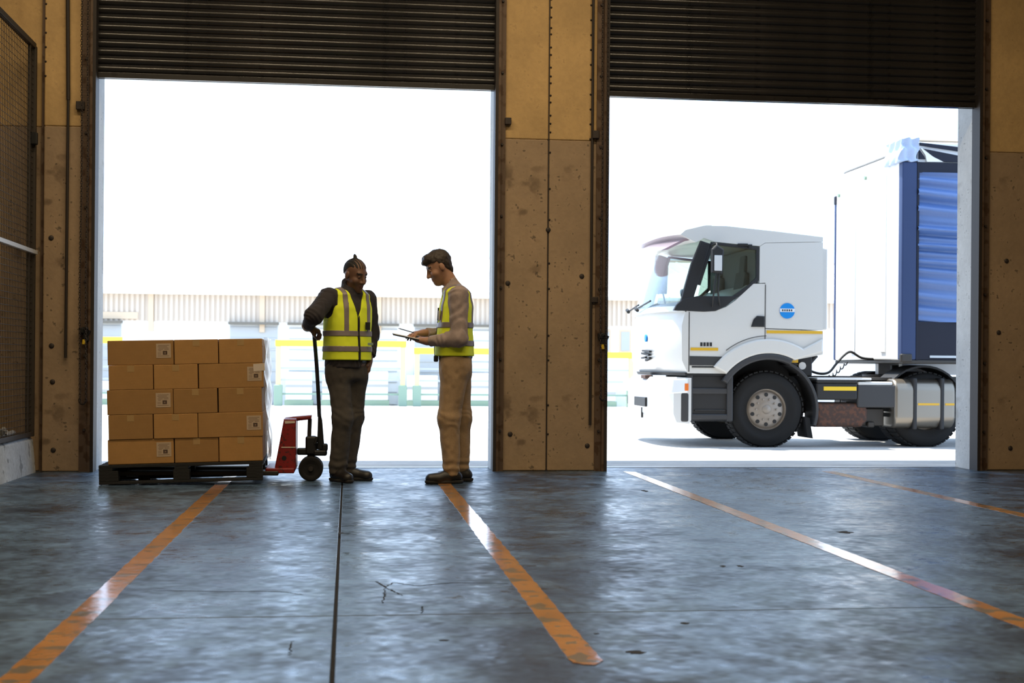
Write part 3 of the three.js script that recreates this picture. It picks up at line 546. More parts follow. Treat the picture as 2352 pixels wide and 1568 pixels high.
// bumper, headlamps, step well
{ const bm = bow(slab([[3.97, yy(0.30)], [4.05, yy(0.19)], [4.36, yy(0.17)], [4.40, yy(0.22)], [4.40, yy(0.77)], [4.05, yy(0.78)], [3.97, yy(0.70)]], -WZ, 0, 30), 3.95, 4.5, 0.25, 3.5);
  const b = part('bumper', bm, M.truckSilver, truck);
  part('bumper_corner', rb2(4.3, 4.42, yy(0.19), yy(0.58), -0.16, 0.008, 0.03), M.plasticGrey, truck);
  part('headlamp', extr([[4.16, yy(0.56)], [4.40, yy(0.575)], [4.40, yy(0.765)], [4.2, yy(0.76)]], 0.14, 0.02, -0.128), M.lampLens, truck);
  part('indicator_lens', rb2(4.352, 4.408, yy(0.60), yy(0.70), -0.06, 0.018, 0.01), M.orangeLens, truck);
  part('headlamp', rb2(4.02, 4.28, yy(0.56), yy(0.74), -WZ + 0.06, -WZ + 0.5, 0.03), M.lampLens, truck);
  part('fog_lamp', rb2(4.0, 4.1, yy(0.375), yy(0.50), -1.95, -1.72, 0.01), M.black, b);
  part('fog_lamp', rb2(3.962, 4.05, yy(0.375), yy(0.50), -1.3, -0.6, 0.01), M.black, b);
  part('bumper_groove', b2(3.962, 3.99, yy(0.22), yy(0.36), -0.84, -0.825), M.plasticDark, b);
  part('tow_hook_cover', rb2(3.99, 4.1, yy(0.75), yy(0.80), -1.0, -0.72, 0.01), M.rustTank, truck);
}
{ const s = part('step_well', [rb2(4.41, 5.0, yy(0.20), yy(0.82), -0.5, -0.045, 0.03)], M.plasticDark, truck);
  part('step_frame', [rb2(4.40, 4.47, yy(0.2), yy(0.82), -0.1, -0.01, 0.015), rb2(4.93, 5.01, yy(0.2), yy(0.82), -0.1, -0.005, 0.02), rb2(4.43, 4.96, yy(0.56), yy(0.64), -0.12, -0.02, 0.02), rb2(4.43, 4.98, yy(0.22), yy(0.30), -0.12, -0.01, 0.025)], M.plasticGrey, s);
  part('step_tread', rb2(4.5, 4.92, yy(0.335), yy(0.36), -0.2, -0.03, 0.008), M.plasticDark, s);
}
// wheels
function wheel(x, y, z, R, w, dual, rim, side = 1) {         // outer face towards +z when side is 1; z is the outer face
  const t = [], tyre = part('tyre', (() => { const g = lathe([[0.27, 0], [0.30, -0.012], [0.36, 0.008], [R - 0.10, 0.012], [R - 0.03, -0.006], [R, -0.05], [R, -w + 0.05], [R - 0.04, -w], [0.30, -w + 0.02], [0.27, -w + 0.03]].map(([r, h]) => [r, h]), 48, 'y'); g.rotateX(Math.PI / 2); if (side < 0) g.rotateY(Math.PI); return g.translate(x, y, z); })(), M.rubber, truck);
  const blocks = []; for (let k = 0; k < 44; k++) { const a = k / 44 * Math.PI * 2; for (const dz of [0.26, 0.74]) blocks.push(new THREE.BoxGeometry(0.018, 0.052, w * 0.4).translate(R + 0.004, 0, 0).rotateZ(a + (dz > 0.5 ? 0.07 : 0)).translate(x, y, z - side * w * dz)); }
  part('tread_blocks', blocks, M.rubber, tyre).userData.kind = 'stuff';
  const disc = part('rim', (() => { const g = lathe([[0.001, 0.035], [0.09, 0.035], [0.105, 0.02], [0.19, 0.012], [0.235, -0.005], [0.25, -0.03], [0.275, -0.02], [0.285, 0.0], [0.285, -0.2], [0.001, -0.2]], 48, 'y'); g.rotateX(Math.PI / 2); if (side < 0) g.rotateY(Math.PI); return g.translate(x, y, z - side * 0.03); })(), rim, truck);
  if (side > 0) {
    for (let k = 0; k < 10; k++) { const a = (k + 0.5) / 10 * Math.PI * 2; part('hand_hole', new THREE.CylinderGeometry(0.026, 0.026, 0.02, 14).rotateX(Math.PI / 2).translate(x + 0.195 * Math.cos(a), y + 0.195 * Math.sin(a), z - 0.023), M.black, disc); }
    for (let k = 0; k < 10; k++) { const a = k / 10 * Math.PI * 2; part('wheel_nut', new THREE.CylinderGeometry(0.013, 0.013, 0.03, 6).rotateX(Math.PI / 2).translate(x + 0.14 * Math.cos(a), y + 0.14 * Math.sin(a), z - 0.005), rim, disc); }
    part('hub_cap', lathe([[0.001, 0.03], [0.05, 0.026], [0.062, 0.0]], 24).rotateX(Math.PI / 2).translate(x, y, z + 0.0), rim, disc);
  }
}
const RW = 0.5;
wheel(5.48, RW, -0.07, RW, 0.3, false, M.wheelRim);
wheel(5.48, RW, -WZ + 0.07, RW, 0.3, false, M.wheelRim, -1);
part('front_axle', cyl(0.06, 0.06, WZ - 0.6, 'z', 5.48, RW - 0.02, -HW, 12), M.black, truck);
wheel(7.72, RW, -0.16, RW, 0.55, true, M.wheelRim);
wheel(7.72, RW, -WZ + 0.16, RW, 0.55, true, M.wheelRim, -1);
part('rear_axle', cyl(0.08, 0.08, WZ - 0.8, 'z', 7.72, RW, -HW, 12), M.black, truck);
// chassis and side units
{ part('chassis_rail', b2(4.5, 9.3, yy(0.55), yy(0.80), -0.85, -0.77), M.darkSteel, truck);
  part('chassis_rail', b2(4.5, 9.3, yy(0.55), yy(0.80), -1.67, -1.59), M.darkSteel, truck);
  part('engine_block', rb2(4.6, 5.9, yy(0.35), yy(0.85), -1.5, -0.95, 0.06), M.black, truck);
  const bt = part('battery_box', [rb2(6.14, 6.71, yy(0.49), yy(0.72), -0.5, -0.02, 0.03), rb2(6.14, 6.71, yy(0.71), yy(0.765), -0.5, -0.01, 0.025)], M.plasticDark, truck);
  part('battery_lid', rb2(6.15, 6.9, yy(0.755), yy(0.785), -0.45, -0.015, 0.01), M.truckSilver, bt);
  part('yellow_stripe', rb2(6.24, 6.69, yy(0.615), yy(0.668), -0.03, -0.012, 0.003), M.yellowPaint, bt);
  part('silencer', (() => { const g = extr([[6.15, yy(0.13)], [6.78, yy(0.13)], [6.86, yy(0.22)], [6.87, yy(0.36)], [6.82, yy(0.45)], [6.15, yy(0.455)]], 0.5, 0.05, -0.55, [], 4); return g; })(), M.rustTank, truck);
  part('silencer_bracket', [rb2(6.85, 7.15, yy(0.14), yy(0.38), -0.5, -0.2, 0.02), rb2(6.9, 7.0, yy(0.12), yy(0.2), -0.4, -0.15, 0.02)], M.darkSteel, truck);
  part('tool_box', rb2(6.71, 7.25, yy(0.39), yy(0.69), -0.45, -0.03, 0.02), M.plasticGrey, truck);
  part('tool_box_lid', rb2(6.72, 7.2, yy(0.69), yy(0.735), -0.45, -0.04, 0.015), M.truckSilver, truck);
  const tk = part('fuel_tank', (() => { const s = new THREE.Shape(); const r = 0.16, h = 0.33; s.moveTo(-0.3 + r, -h); s.lineTo(0.3 - r, -h); s.absarc(0.3 - r, -h + r, r, -Math.PI / 2, 0); s.lineTo(0.3, h - r); s.absarc(0.3 - r, h - r, r, 0, Math.PI / 2); s.lineTo(-0.3 + r, h); s.absarc(-0.3 + r, h - r, r, Math.PI / 2, Math.PI); s.lineTo(-0.3, -h + r); s.absarc(-0.3 + r, -h + r, r, Math.PI, Math.PI * 1.5); return extr(s, 0.85, 0.04, 0, [], 4).rotateY(Math.PI / 2).translate(7.22, yy(0.445), -0.31); })(), M.tankSteel, truck);
  for (const x of [7.50, 7.88]) part('tank_strap', rb2(x - 0.03, x + 0.03, yy(0.10), yy(0.79), -0.63, -0.001, 0.02), M.plasticDark, tk);
  part('tank_stripe', [rb2(7.54, 7.84, yy(0.425), yy(0.455), -0.05, -0.005, 0.003), rb2(7.92, 8.05, yy(0.425), yy(0.455), -0.05, -0.005, 0.003)], M.stripe, tk);
  part('rear_wing', extr([...ptsArc(7.72, yy(0.36), 0.60, 160, 20, 16), ...ptsArc(7.72, yy(0.36), 0.57, 20, 160, 16)], 0.5, 0.006, -0.72), M.plasticDark, truck);
  part('catwalk', b2(6.6, 7.3, yy(0.755), yy(0.79), -1.6, -0.3), M.darkSteel, truck);
  part('fifth_wheel', [cyl(0.45, 0.45, 0.07, 'y', 7.72, yy(0.79), -HW, 28), b2(7.5, 8.0, yy(0.74), yy(0.78), -1.6, -0.85), cyl(0.06, 0.06, 0.16, 'y', 7.72, yy(0.88), -HW, 12)], M.black, truck);
  part('cab_mount', [rb2(5.92, 6.13, yy(0.80), yy(1.08), -0.75, -0.15, 0.02), bar([5.95, yy(0.8), -0.2], [6.2, yy(1.08), -0.2], 0.03)], M.black, truck);
  part('filler_cap', cyl(0.05, 0.05, 0.04, 'z', 5.98, yy(0.94), -0.13, 16), M.truckSilver, truck);
  part('mounting_bracket', b2(5.80, 5.90, yy(0.98), yy(1.09), -0.3, -0.05), M.stripe, truck);
  part('side_fairing', rb2(6.215, 6.30, yy(1.42), yy(2.5), -0.12, -0.06, 0.02), M.truckWhite, truck);
}
// air lines and coiled leads between cab and trailer
{ const t = part('air_line', tube([[6.2, yy(1.05), -0.9], [6.25, yy(0.92), -0.8], [6.40, yy(0.84), -0.7], [6.55, yy(0.85), -0.7], [6.68, yy(0.97), -0.75], [6.8, yy(1.08), -0.8], [6.92, yy(1.14), -0.85], [7.1, yy(1.06), -0.9], [7.45, yy(1.04), -1.0]], 0.018, 60), M.black, truck);
  part('coiled_lead', (() => { const p = []; for (let i = 0; i <= 180; i++) { const a = i / 180, b = a * Math.PI * 2 * 14; p.push([6.25 + 0.75 * a, yy(1.0 - 0.25 * Math.sin(a * Math.PI)) + 0.03 * Math.sin(b), -1.2 + 0.03 * Math.cos(b)]); } return tube(p, 0.009, 360, 6); })(), M.plasticGrey, truck);
  part('yellow_coil', (() => { const p = []; for (let i = 0; i <= 160; i++) { const a = i / 160, b = a * Math.PI * 2 * 14; p.push([6.30 + 0.07 * a, yy(1.30 - 0.42 * a) + 0.012 * Math.sin(b), -1.0 + 0.035 * Math.cos(b)]); } return tube(p, 0.012, 320, 6); })(), M.yellowPaint, truck);
  part('lead_post', [bar([6.30, yy(0.8), -1.05], [6.30, yy(2.0), -1.05], 0.025), rb2(6.27, 6.34, yy(1.38), yy(1.5), -1.1, -1.0, 0.01)], M.plasticGrey, truck);
}

// ---------------------------------------------------------------- the trailer
const TZ = SZ + 0.04;
const trailer = thing('curtain_trailer', 'blue and white curtain-sided trailer behind the truck cab', 'trailer', [0, GY, TZ]);
{ const X0 = 7.33, X1 = 15.5, B = yy(1.03), TOP = yy(3.86), D = 2.55;
  part('front_wall', rb2(X0 - 0.04, X0 + 0.1, B, TOP - 0.06, -D + 0.06, -0.05, 0.02), M.trailerWhite, trailer);
  const fw = []; for (const z of [-0.62, -1.75]) fw.push(z);
  for (const z of fw) part('front_wall_rib', rb2(X0 - 0.058, X0 - 0.03, B + 0.1, TOP - 0.3, z - 0.08, z + 0.08, 0.012), M.trailerWhite, trailer);
  for (const [y, z] of [[3.5, -2.35], [3.62, -1.3]]) part('marker_lamp', cyl(0.03, 0.03, 0.03, 'x', X0 - 0.055, yy(y), z, 12), M.farGreen, trailer);
  part('corner_post', rb2(X0 - 0.05, X0 + 0.16, B, TOP - 0.2, -0.13, 0.0, 0.02), M.trailerBlue, trailer);
  part('corner_post', rb2(X0 - 0.05, X0 + 0.1, B, TOP - 0.45, -D, -D + 0.07, 0.02), M.trailerBlue, trailer);
  part('corner_post_cap', rbx(0.06, 0.14, 0.09, 0.025, X0 - 0.03, TOP - 0.42, -D + 0.04), M.curtainDark, trailer);
  // curtain: cloth with horizontal sag folds, real relief
  { const W = X1 - X0 - 0.18, H = 1.99, g = new THREE.PlaneGeometry(W, H, 160, 110), p = g.attributes.position;
    for (let i = 0; i < p.count; i++) { const x = p.getX(i) + W / 2, y = p.getY(i); const f = Math.exp(-x * 0.4);
      p.setZ(i, 0.036 * Math.sin(y * 26 + 2.2 * Math.sin(x * 1.7) - x * 1.1 + 1.5 * Math.sin(y * 3.1)) * (0.5 + 0.5 * Math.sin(y * 4 + x)) + 0.02 * Math.sin(y * 47 + x * 4 * f + 3 * Math.sin(y * 5)) * (0.35 + f) + 0.02 * Math.sin(x * 2.2 + y)); }
    g.computeVertexNormals(); const back = g.clone().translate(0, 0, -0.006); { const ix = back.index.array; for (let i = 0; i < ix.length; i += 3) { const t = ix[i]; ix[i] = ix[i + 1]; ix[i + 1] = t; } back.computeVertexNormals(); }
    part('curtain', merge([g, back]).translate(X0 + 0.17 + W / 2, yy(2.53), -0.03), M.curtain, trailer); }
  part('curtain_skirt', rb2(X0 + 0.16, X1, B, yy(1.54), -0.05, -0.012, 0.01), M.curtainDark, trailer);
  part('curtain_top_band', rb2(X0 + 0.16, X1, yy(3.52), yy(3.66), -0.06, -0.005, 0.01), M.curtainDark, trailer);
  part('corner_joint', b2(X0 + 0.155, X0 + 0.185, B, yy(3.66), -0.03, 0.002), M.curtainDark, trailer);
  // roof edge with torn cover: blue film wrapped round the corner, white lining showing
  part('roof_edge', rb2(X0 + 0.17, X1, yy(3.66), yy(3.9), -0.12, -0.03, 0.01), M.trailerWhite, trailer);
  part('torn_cover', [extr([[7.52, yy(3.88)], [8.2, yy(3.80)], [9.4, yy(3.82)], [9.4, yy(3.87)], [8.2, yy(3.86)], [7.52, yy(3.92)]], 0.03, 0.004, -0.03), extr([[7.56, yy(3.84)], [8.3, yy(3.72)], [9.4, yy(3.74)], [9.4, yy(3.66)], [7.85, yy(3.67)], [7.7, yy(3.74)]], 0.03, 0.004, -0.03), extr([[7.51, yy(3.83)], [7.58, yy(3.74)], [7.60, yy(3.70)], [7.51, yy(3.70)]], 0.03, 0.004, -0.03)], M.curtainDark, trailer);
  part('cover_fold', extr([[7.53, yy(3.845)], [7.58, yy(3.84)], [7.72, yy(3.73)], [7.86, yy(3.67)], [7.62, yy(3.665)], [7.6, yy(3.75)]], 0.02, 0.004, -0.025), M.trailerWhite, trailer);
  { const g = new THREE.BoxGeometry(0.28, 0.30, 0.5, 10, 12, 10), p = g.attributes.position; for (let i = 0; i < p.count; i++) { const x = p.getX(i), y = p.getY(i), z = p.getZ(i), n = 0.011 * Math.sin(x * 40 + y * 23) + 0.011 * Math.sin(z * 31 - y * 37); p.setXYZ(i, x * (0.9 - 0.25 * (y + 0.15)) + n - (y < 0 ? 0.02 : 0), y + n, z + n * 0.8); } g.computeVertexNormals();
    part('corner_wrap', g.translate(X0 + 0.05, yy(3.81), -0.24), M.wrapFilm, trailer); }
  part('roof', rb2(X0, X1, TOP, TOP + 0.06, -D, -0.02, 0.02), M.trailerWhite, trailer);
  part('roof_bow', bar([X0 + 0.17, TOP + 0.09, -0.04], [X1, TOP + 0.09, -0.04], 0.018), M.farTan, trailer);
  part('far_side', b2(X0 + 0.1, X1, B, TOP, -D, -D + 0.03), M.trailerBlue, trailer);
  part('deck', rb2(X0 - 0.02, X1, B - 0.05, B, -D, -0.0, 0.015), M.darkSteel, trailer);
  part('side_strap', b2(X0 + 0.35, X0 + 0.75, B + 0.03, B + 0.06, -0.012, -0.002), M.steel, trailer); part('corner_casting', rb2(X0 - 0.06, X0 + 0.1, B - 0.03, B + 0.08, -0.05, 0.02, 0.02), M.darkSteel, trailer);
  for (const z of [-0.85, -1.7]) part('chassis_beam', b2(X0 + 0.3, X1, B - 0.2, B - 0.05, z - 0.06, z + 0.06), M.trailerWhite, trailer);
  part('support_leg', [b2(10.1, 10.25, 0.02, B - 0.1, -0.75, -0.6), b2(10.0, 10.35, 0, 0.04, -0.8, -0.55), b2(10.1, 10.25, 0.02, B - 0.1, -1.95, -1.8), b2(10.0, 10.35, 0, 0.04, -2.0, -1.75)], M.darkSteel, trailer);
  for (const x of [13.0, 14.2]) for (const z of [-0.2, -2.35]) part('trailer_wheel', lathe([[0.001, -0.17], [0.28, -0.17], [0.45, -0.19], [0.5, -0.14], [0.5, 0.14], [0.45, 0.19], [0.28, 0.17], [0.001, 0.17]], 36).rotateX(Math.PI / 2).translate(x, 0.5, z), M.rubber, trailer);
}
// ---------------------------------------------------------------- pallet, cartons, pallet jack
const loadFrame = new THREE.Group(); loadFrame.position.set(-1.845, 0.004, 0.82); loadFrame.rotation.order = 'YXZ'; loadFrame.rotation.set(0, 0.02, 0.026); loadFrame.updateMatrixWorld(true);
function onLoad(o, x, y, z, turn = 0) { const q = V(x, y, z).applyMatrix4(loadFrame.matrixWorld); o.position.copy(q); o.quaternion.copy(loadFrame.quaternion).multiply(new THREE.Quaternion().setFromAxisAngle(V(0, 1, 0), turn)); }
{ const t = thing('pallet', 'dark wooden pallet carrying the stacked cartons', 'pallet'); onLoad(t, 0, 0, 0);
  for (let k = 0; k < 7; k++) part('deck_board', rb2(0, 1.2, 0.122, 0.144, -0.5 + k * 0.15, -0.4 + k * 0.15, 0.003), M.palletWood, t);
  for (const x of [0.0, 0.55, 1.1]) part('cross_board', rb2(x, x + 0.1, 0.1, 0.122, -0.5, 0.5, 0.003), M.palletWood, t);
  for (const x of [0.0, 0.54, 1.08]) for (const z of [-0.5, -0.05, 0.4]) part('block', rb2(x, x + (x ? 0.12 : 0.14), 0.02, 0.1, z, z + 0.1, 0.004), M.palletWood, t);
  for (const z of [-0.5, -0.05, 0.4]) part('bottom_board', rb2(0, 1.2, 0, 0.02, z, z + 0.1, 0.003), M.palletWood, t);
}
const labelTex = (() => { const c = document.createElement('canvas'); c.width = c.height = 128; const g = c.getContext('2d');
  g.fillStyle = '#b39c82'; g.fillRect(0, 0, 128, 128); g.fillStyle = '#86705a';
  for (const [y, a, b] of [[14, 18, 112], [26, 14, 96], [38, 22, 108], [50, 16, 60], [50, 70, 110], [62, 20, 46]]) g.fillRect(a, y, b - a, 6);
  g.fillStyle = '#4a372a'; g.fillRect(58, 66, 38, 34); g.fillStyle = '#8a705a'; g.fillRect(70, 78, 14, 12); g.fillStyle = '#86705a'; g.fillRect(14, 80, 30, 5); g.fillRect(14, 92, 30, 5); g.fillRect(14, 108, 98, 6);
  const t = new THREE.CanvasTexture(c); t.colorSpace = THREE.SRGBColorSpace; return t; })();
M.labelPrint = new THREE.MeshStandardMaterial({ map: labelTex, roughness: 0.65 });
{ const BH = 0.185, y0 = 0.146, rows = ['bottom', 'fourth', 'middle', 'second', 'top'];
  const geos = new Map();
  const geo = (w, d) => { const k = w.toFixed(3) + d.toFixed(3); if (!geos.has(k)) { const g = boxUV(rbx(w - 0.006, BH - 0.0004, d - 0.006, 0.005, 0, BH / 2, 0)); g.userData.kept = true; geos.set(k, g); } return geos.get(k); };
  const carton = (label, x, y, z, w, d, o = {}) => {
    const t = thing('carton', label, 'carton', [0, 0, 0], 0, 'cartons stacked on the pallet');
    onLoad(t, x, y, z, rr(-0.006, 0.006));
    part('carton_body', geo(w, d), M.card[Math.floor(rnd() * 3)], t);
    const end = w < 0.4;                                   // end-on cartons show a strip of tape running down from the lid
    part('tape', end ? b2(-0.025, 0.025, BH - 0.05, BH - 0.001, d / 2 - 0.006, d / 2 - 0.0022) : b2(-w / 2 + 0.003, w / 2 - 0.003, BH - 0.0035, BH - 0.0015, -0.025, 0.025), M.tape, t);
    if (o.tag !== undefined) { const p = part('shipping_label', new THREE.BoxGeometry(0.108, 0.108, 0.0012).translate(o.tag, BH / 2 + 0.012, d / 2 - 0.0022), M.labelPrint, t);
      if (o.torn) part('label_flap', new THREE.BoxGeometry(0.085, 0.055, 0.0012).rotateZ(0.05).translate(o.tag + 0.035, BH / 2 + 0.06, d / 2 - 0.001), M.labelPaper, p); }
  };
  for (let r = 0; r < 5; r++) {
    const y = y0 + r * BH, odd = r % 2 === 0, sx = [0.06, 0.068, 0.062, 0.078, 0.072][r] + 0.003, zf = 0.49, W = 0.486, S = 0.328, D = W, nm = rows[r];
    const jx = () => rr(-0.003, 0.003), jz = () => rr(-0.008, 0.002);
    if (odd) {                                             // wide carton on the left, two end-on cartons to its right
      carton(`wide brown carton with a label at the left of the ${nm} row`, sx + W / 2, y, zf - S / 2 + jz(), W, S, { tag: W / 2 - 0.075 });
      carton(`unlabelled brown carton in the centre of the ${nm} row`, sx + W + S / 2 + jx(), y, zf - D / 2 + jz(), S, D);
      carton(`unlabelled brown carton at the right end of the ${nm} row`, sx + W + S * 1.5, y, zf - D / 2 + jz(), S, D);
      for (const k of [1, 2]) carton('brown carton in the back rows of the pallet stack', sx + W / 2, y, zf - 0.01 - S / 2 - k * S, W, S, {});
      for (const k of [0.5, 1.5]) carton('brown carton in the back rows of the pallet stack', sx + W + S * k, y, zf - D * 1.5 - 0.014, S, D, {});
    } else {
      carton(`unlabelled brown carton at the left end of the ${nm} row`, sx + S / 2, y, zf - D / 2 + jz(), S, D);
      carton(`unlabelled brown carton in the centre of the ${nm} row`, sx + S * 1.5 + jx(), y, zf - D / 2 + jz(), S, D);
      carton(`wide brown carton with a ${r === 3 ? 'torn ' : ''}label at the right of the ${nm} row`, sx + 2 * S + W / 2, y, zf - S / 2 + jz(), W, S, { tag: W / 2 - 0.07, torn: r === 3 });
      for (const k of [1, 2]) carton('brown carton in the back rows of the pallet stack', sx + 2 * S + W / 2, y, zf - 0.01 - S / 2 - k * S, W, S, {});
      for (const k of [0.5, 1.5]) carton('brown carton in the back rows of the pallet stack', sx + S * k, y, zf - D * 1.5 - 0.014, S, D, {});
    }
  }
  // loose stretch film hanging on the right side of the stack
  const g = new THREE.PlaneGeometry(0.9, 0.93, 30, 36), p = g.attributes.position;
  for (let i = 0; i < p.count; i++) { const u = p.getX(i), v = p.getY(i); p.setZ(i, 0.022 + 0.009 * Math.sin(v * 23 + 3 * Math.sin(u * 7)) + 0.008 * Math.sin(u * 21 + v * 5) + 0.03 * Math.max(0, -v - 0.32)); }
  g.computeVertexNormals();
  const f = single('stretch_film', g.rotateY(Math.PI / 2), M.film, 'loose clear stretch film on the right side of the cartons', 'film');
  onLoad(f, 1.218, 0.615, 0.02);
}
{ const t = thing('pallet_jack', 'red hand pallet jack with its forks under the pallet', 'pallet jack', [-0.285, 0, 0.9]);
  const fr = part('pump_frame', [extr([[-0.275, 0.095], [-0.112, 0.1], [-0.112, 0.49], [-0.205, 0.49]], 0.44, 0.012, -0.22)], M.jackRed, t);
  part('frame_groove', rb2(-0.222, -0.115, 0.268, 0.276, 0.2, 0.2225, 0.002), M.labelPaper, fr);
  part('frame_sticker', extr([[-0.195, 0.455], [-0.12, 0.46], [-0.12, 0.475], [-0.198, 0.475]], 0.004, 0, 0.219), M.labelPaper, fr);
  part('frame_hole', cyl(0.018, 0.018, 0.006, 'z', -0.2, 0.19, 0.219, 16), M.black, fr);
  part('top_arm', extr([[-0.14, 0.465], [0.0, 0.482], [0.003, 0.515], [-0.14, 0.502], [-0.205, 0.492], [-0.2, 0.47]], 0.12, 0.012, -0.06), M.jackRed, t);
  part('lift_ram', bar([-0.017, 0.32, 0], [-0.012, 0.485, 0], 0.017), M.darkSteel, t);
  part('pump_body', [rb2(-0.045, 0.045, 0.2, 0.35, -0.05, 0.05, 0.02), rb2(-0.11, 0.0, 0.2, 0.255, -0.04, 0.04, 0.015), rb2(0.02, 0.125, 0.195, 0.24, -0.06, 0.06, 0.015), rb2(-0.03, 0.03, 0.13, 0.22, -0.03, 0.03, 0.01), rb2(0.085, 0.13, 0.23, 0.29, -0.05, 0.05, 0.015), bar([0.03, 0.29, 0.05], [0.05, 0.345, 0.05], 0.012)], M.black, t);
  for (const z of [-0.075, 0.075]) { const w = part('steer_wheel', lathe([[0.001, -0.03], [0.06, -0.03], [0.088, -0.032], [0.095, -0.022], [0.095, 0.022], [0.088, 0.032], [0.06, 0.028], [0.05, 0.02], [0.02, 0.024], [0.001, 0.024]], 32).rotateX(Math.PI / 2).translate(0, 0.096, z), M.rubber, t);
    part('wheel_hub', cyl(0.022, 0.018, 0.012, 'z', 0, 0.096, z + 0.028, 16), M.darkSteel, w); }
  part('wheel_axle', cyl(0.012, 0.012, 0.2, 'z', 0, 0.096, 0, 10), M.darkSteel, t);
  part('handle_yoke', [extr([[0.045, 0.245], [0.105, 0.235], [0.085, 0.47], [0.065, 0.56], [0.052, 0.56], [0.05, 0.47]], 0.05, 0.008, -0.025)], M.black, t);
  part('handle_tube', tube([[0.062, 0.5, 0], [0.05, 0.72, 0.005], [0.034, 0.95, 0.01], [0.017, 1.14, 0.02]], 0.0155, 30, 12), M.black, t);
  part('handle_grip', tube([[0.017, 1.13, 0.02], [0.014, 1.155, -0.05], [0.012, 1.19, -0.055], [0.01, 1.2, 0.02], [0.012, 1.19, 0.095], [0.014, 1.155, 0.09], [0.017, 1.13, 0.02]], 0.013, 40, 10), M.black, t);
  for (const z of [-0.21, 0.21]) { part('fork', [rb2(-1.42, -0.24, 0.06, 0.095, z - 0.08, z + 0.08, 0.008)], M.darkSteel, t);
    part('load_roller', cyl(0.04, 0.04, 0.09, 'z', -1.25, 0.041, z, 18), M.rubber, t); }
  part('fork_bridge', [rb2(-0.34, -0.12, 0.075, 0.115, -0.27, 0.27, 0.01)], M.jackRed, t);

}
// ---------------------------------------------------------------- people: distance fields meshed with surface nets
function netMesh(sdf, lo, hi, h, colour) {
  const nx = Math.ceil((hi[0] - lo[0]) / h) + 1, ny = Math.ceil((hi[1] - lo[1]) / h) + 1, nz = Math.ceil((hi[2] - lo[2]) / h) + 1, F = new Float32Array(nx * ny * nz), id = (i, j, k) => (k * ny + j) * nx + i;
  for (let k = 0; k < nz; k++) for (let j = 0; j < ny; j++) for (let i = 0; i < nx; ) {
    const d = sdf(lo[0] + i * h, lo[1] + j * h, lo[2] + k * h); F[id(i, j, k)] = d;
    let skip = Math.floor((Math.abs(d) - 0.03) / h * 0.5); i++;
    while (skip-- > 0 && i < nx) F[id(i++, j, k)] = d > 0 ? 1 : -1;      // far from the surface: only the sign matters
  }
  const vi = new Int32Array(nx * ny * nz).fill(-1), pos = [], tri = [];
  for (let k = 0; k < nz - 1; k++) for (let j = 0; j < ny - 1; j++) for (let i = 0; i < nx - 1; i++) {
    let m = 0; const c = [];
    for (let q = 0; q < 8; q++) { const v = F[id(i + (q & 1), j + (q >> 1 & 1), k + (q >> 2))]; c.push(v); if (v < 0) m |= 1 << q; }
    if (m === 0 || m === 255) continue;
    let sx = 0, sy = 0, sz = 0, n = 0;
    for (let a = 0; a < 8; a++) for (const b of [1, 2, 4]) if (!(a & b)) { const p = c[a], q = c[a | b]; if ((p < 0) !== (q < 0)) { const t = p / (p - q); sx += (a & 1) + (b === 1 ? t : 0); sy += (a >> 1 & 1) + (b === 2 ? t : 0); sz += (a >> 2) + (b === 4 ? t : 0); n++; } }
    vi[id(i, j, k)] = pos.length / 3; pos.push(lo[0] + (i + sx / n) * h, lo[1] + (j + sy / n) * h, lo[2] + (k + sz / n) * h);
  }
  const quad = (a, b, c, d, flip) => { if (a < 0 || b < 0 || c < 0 || d < 0) return; if (flip) tri.push(a, c, b, a, d, c); else tri.push(a, b, c, a, c, d); };
  for (let k = 1; k < nz - 1; k++) for (let j = 1; j < ny - 1; j++) for (let i = 1; i < nx - 1; i++) {
    const v = F[id(i, j, k)] < 0;
    if (v !== (F[id(i + 1, j, k)] < 0)) quad(vi[id(i, j - 1, k - 1)], vi[id(i, j, k - 1)], vi[id(i, j, k)], vi[id(i, j - 1, k)], !v);
    if (v !== (F[id(i, j + 1, k)] < 0)) quad(vi[id(i - 1, j, k - 1)], vi[id(i - 1, j, k)], vi[id(i, j, k)], vi[id(i, j, k - 1)], !v);
    if (v !== (F[id(i, j, k + 1)] < 0)) quad(vi[id(i - 1, j - 1, k)], vi[id(i, j - 1, k)], vi[id(i, j, k)], vi[id(i - 1, j, k)], !v);
  }
  const g = new THREE.BufferGeometry();
  g.setAttribute('position', new THREE.Float32BufferAttribute(pos, 3)); g.setIndex(tri);
  const nn = new Float32Array(pos.length), uv = new Float32Array(pos.length / 3 * 2), col = colour ? new Float32Array(pos.length) : null, e = h * 0.5;
  for (let i = 0; i < pos.length; i += 3) {
    const [x, y, z] = [pos[i], pos[i + 1], pos[i + 2]];
    const gx = sdf(x + e, y, z) - sdf(x - e, y, z), gy = sdf(x, y + e, z) - sdf(x, y - e, z), gz = sdf(x, y, z + e) - sdf(x, y, z - e), L = Math.hypot(gx, gy, gz) || 1;
    nn[i] = gx / L; nn[i + 1] = gy / L; nn[i + 2] = gz / L; uv[i / 3 * 2] = x + z * 0.7; uv[i / 3 * 2 + 1] = y;
    if (col) { const c = colour(x, y, z); col[i] = c[0]; col[i + 1] = c[1]; col[i + 2] = c[2]; }
  }
  g.setAttribute('normal', new THREE.BufferAttribute(nn, 3)); g.setAttribute('uv', new THREE.BufferAttribute(uv, 2));
  if (col) g.setAttribute('color', new THREE.BufferAttribute(col, 3));
  g.userData.kept = true;
  return g;
}
const smin = (a, b, k) => { const h = Math.max(k - Math.abs(a - b), 0) / k; return Math.min(a, b) - h * h * k * 0.25; };
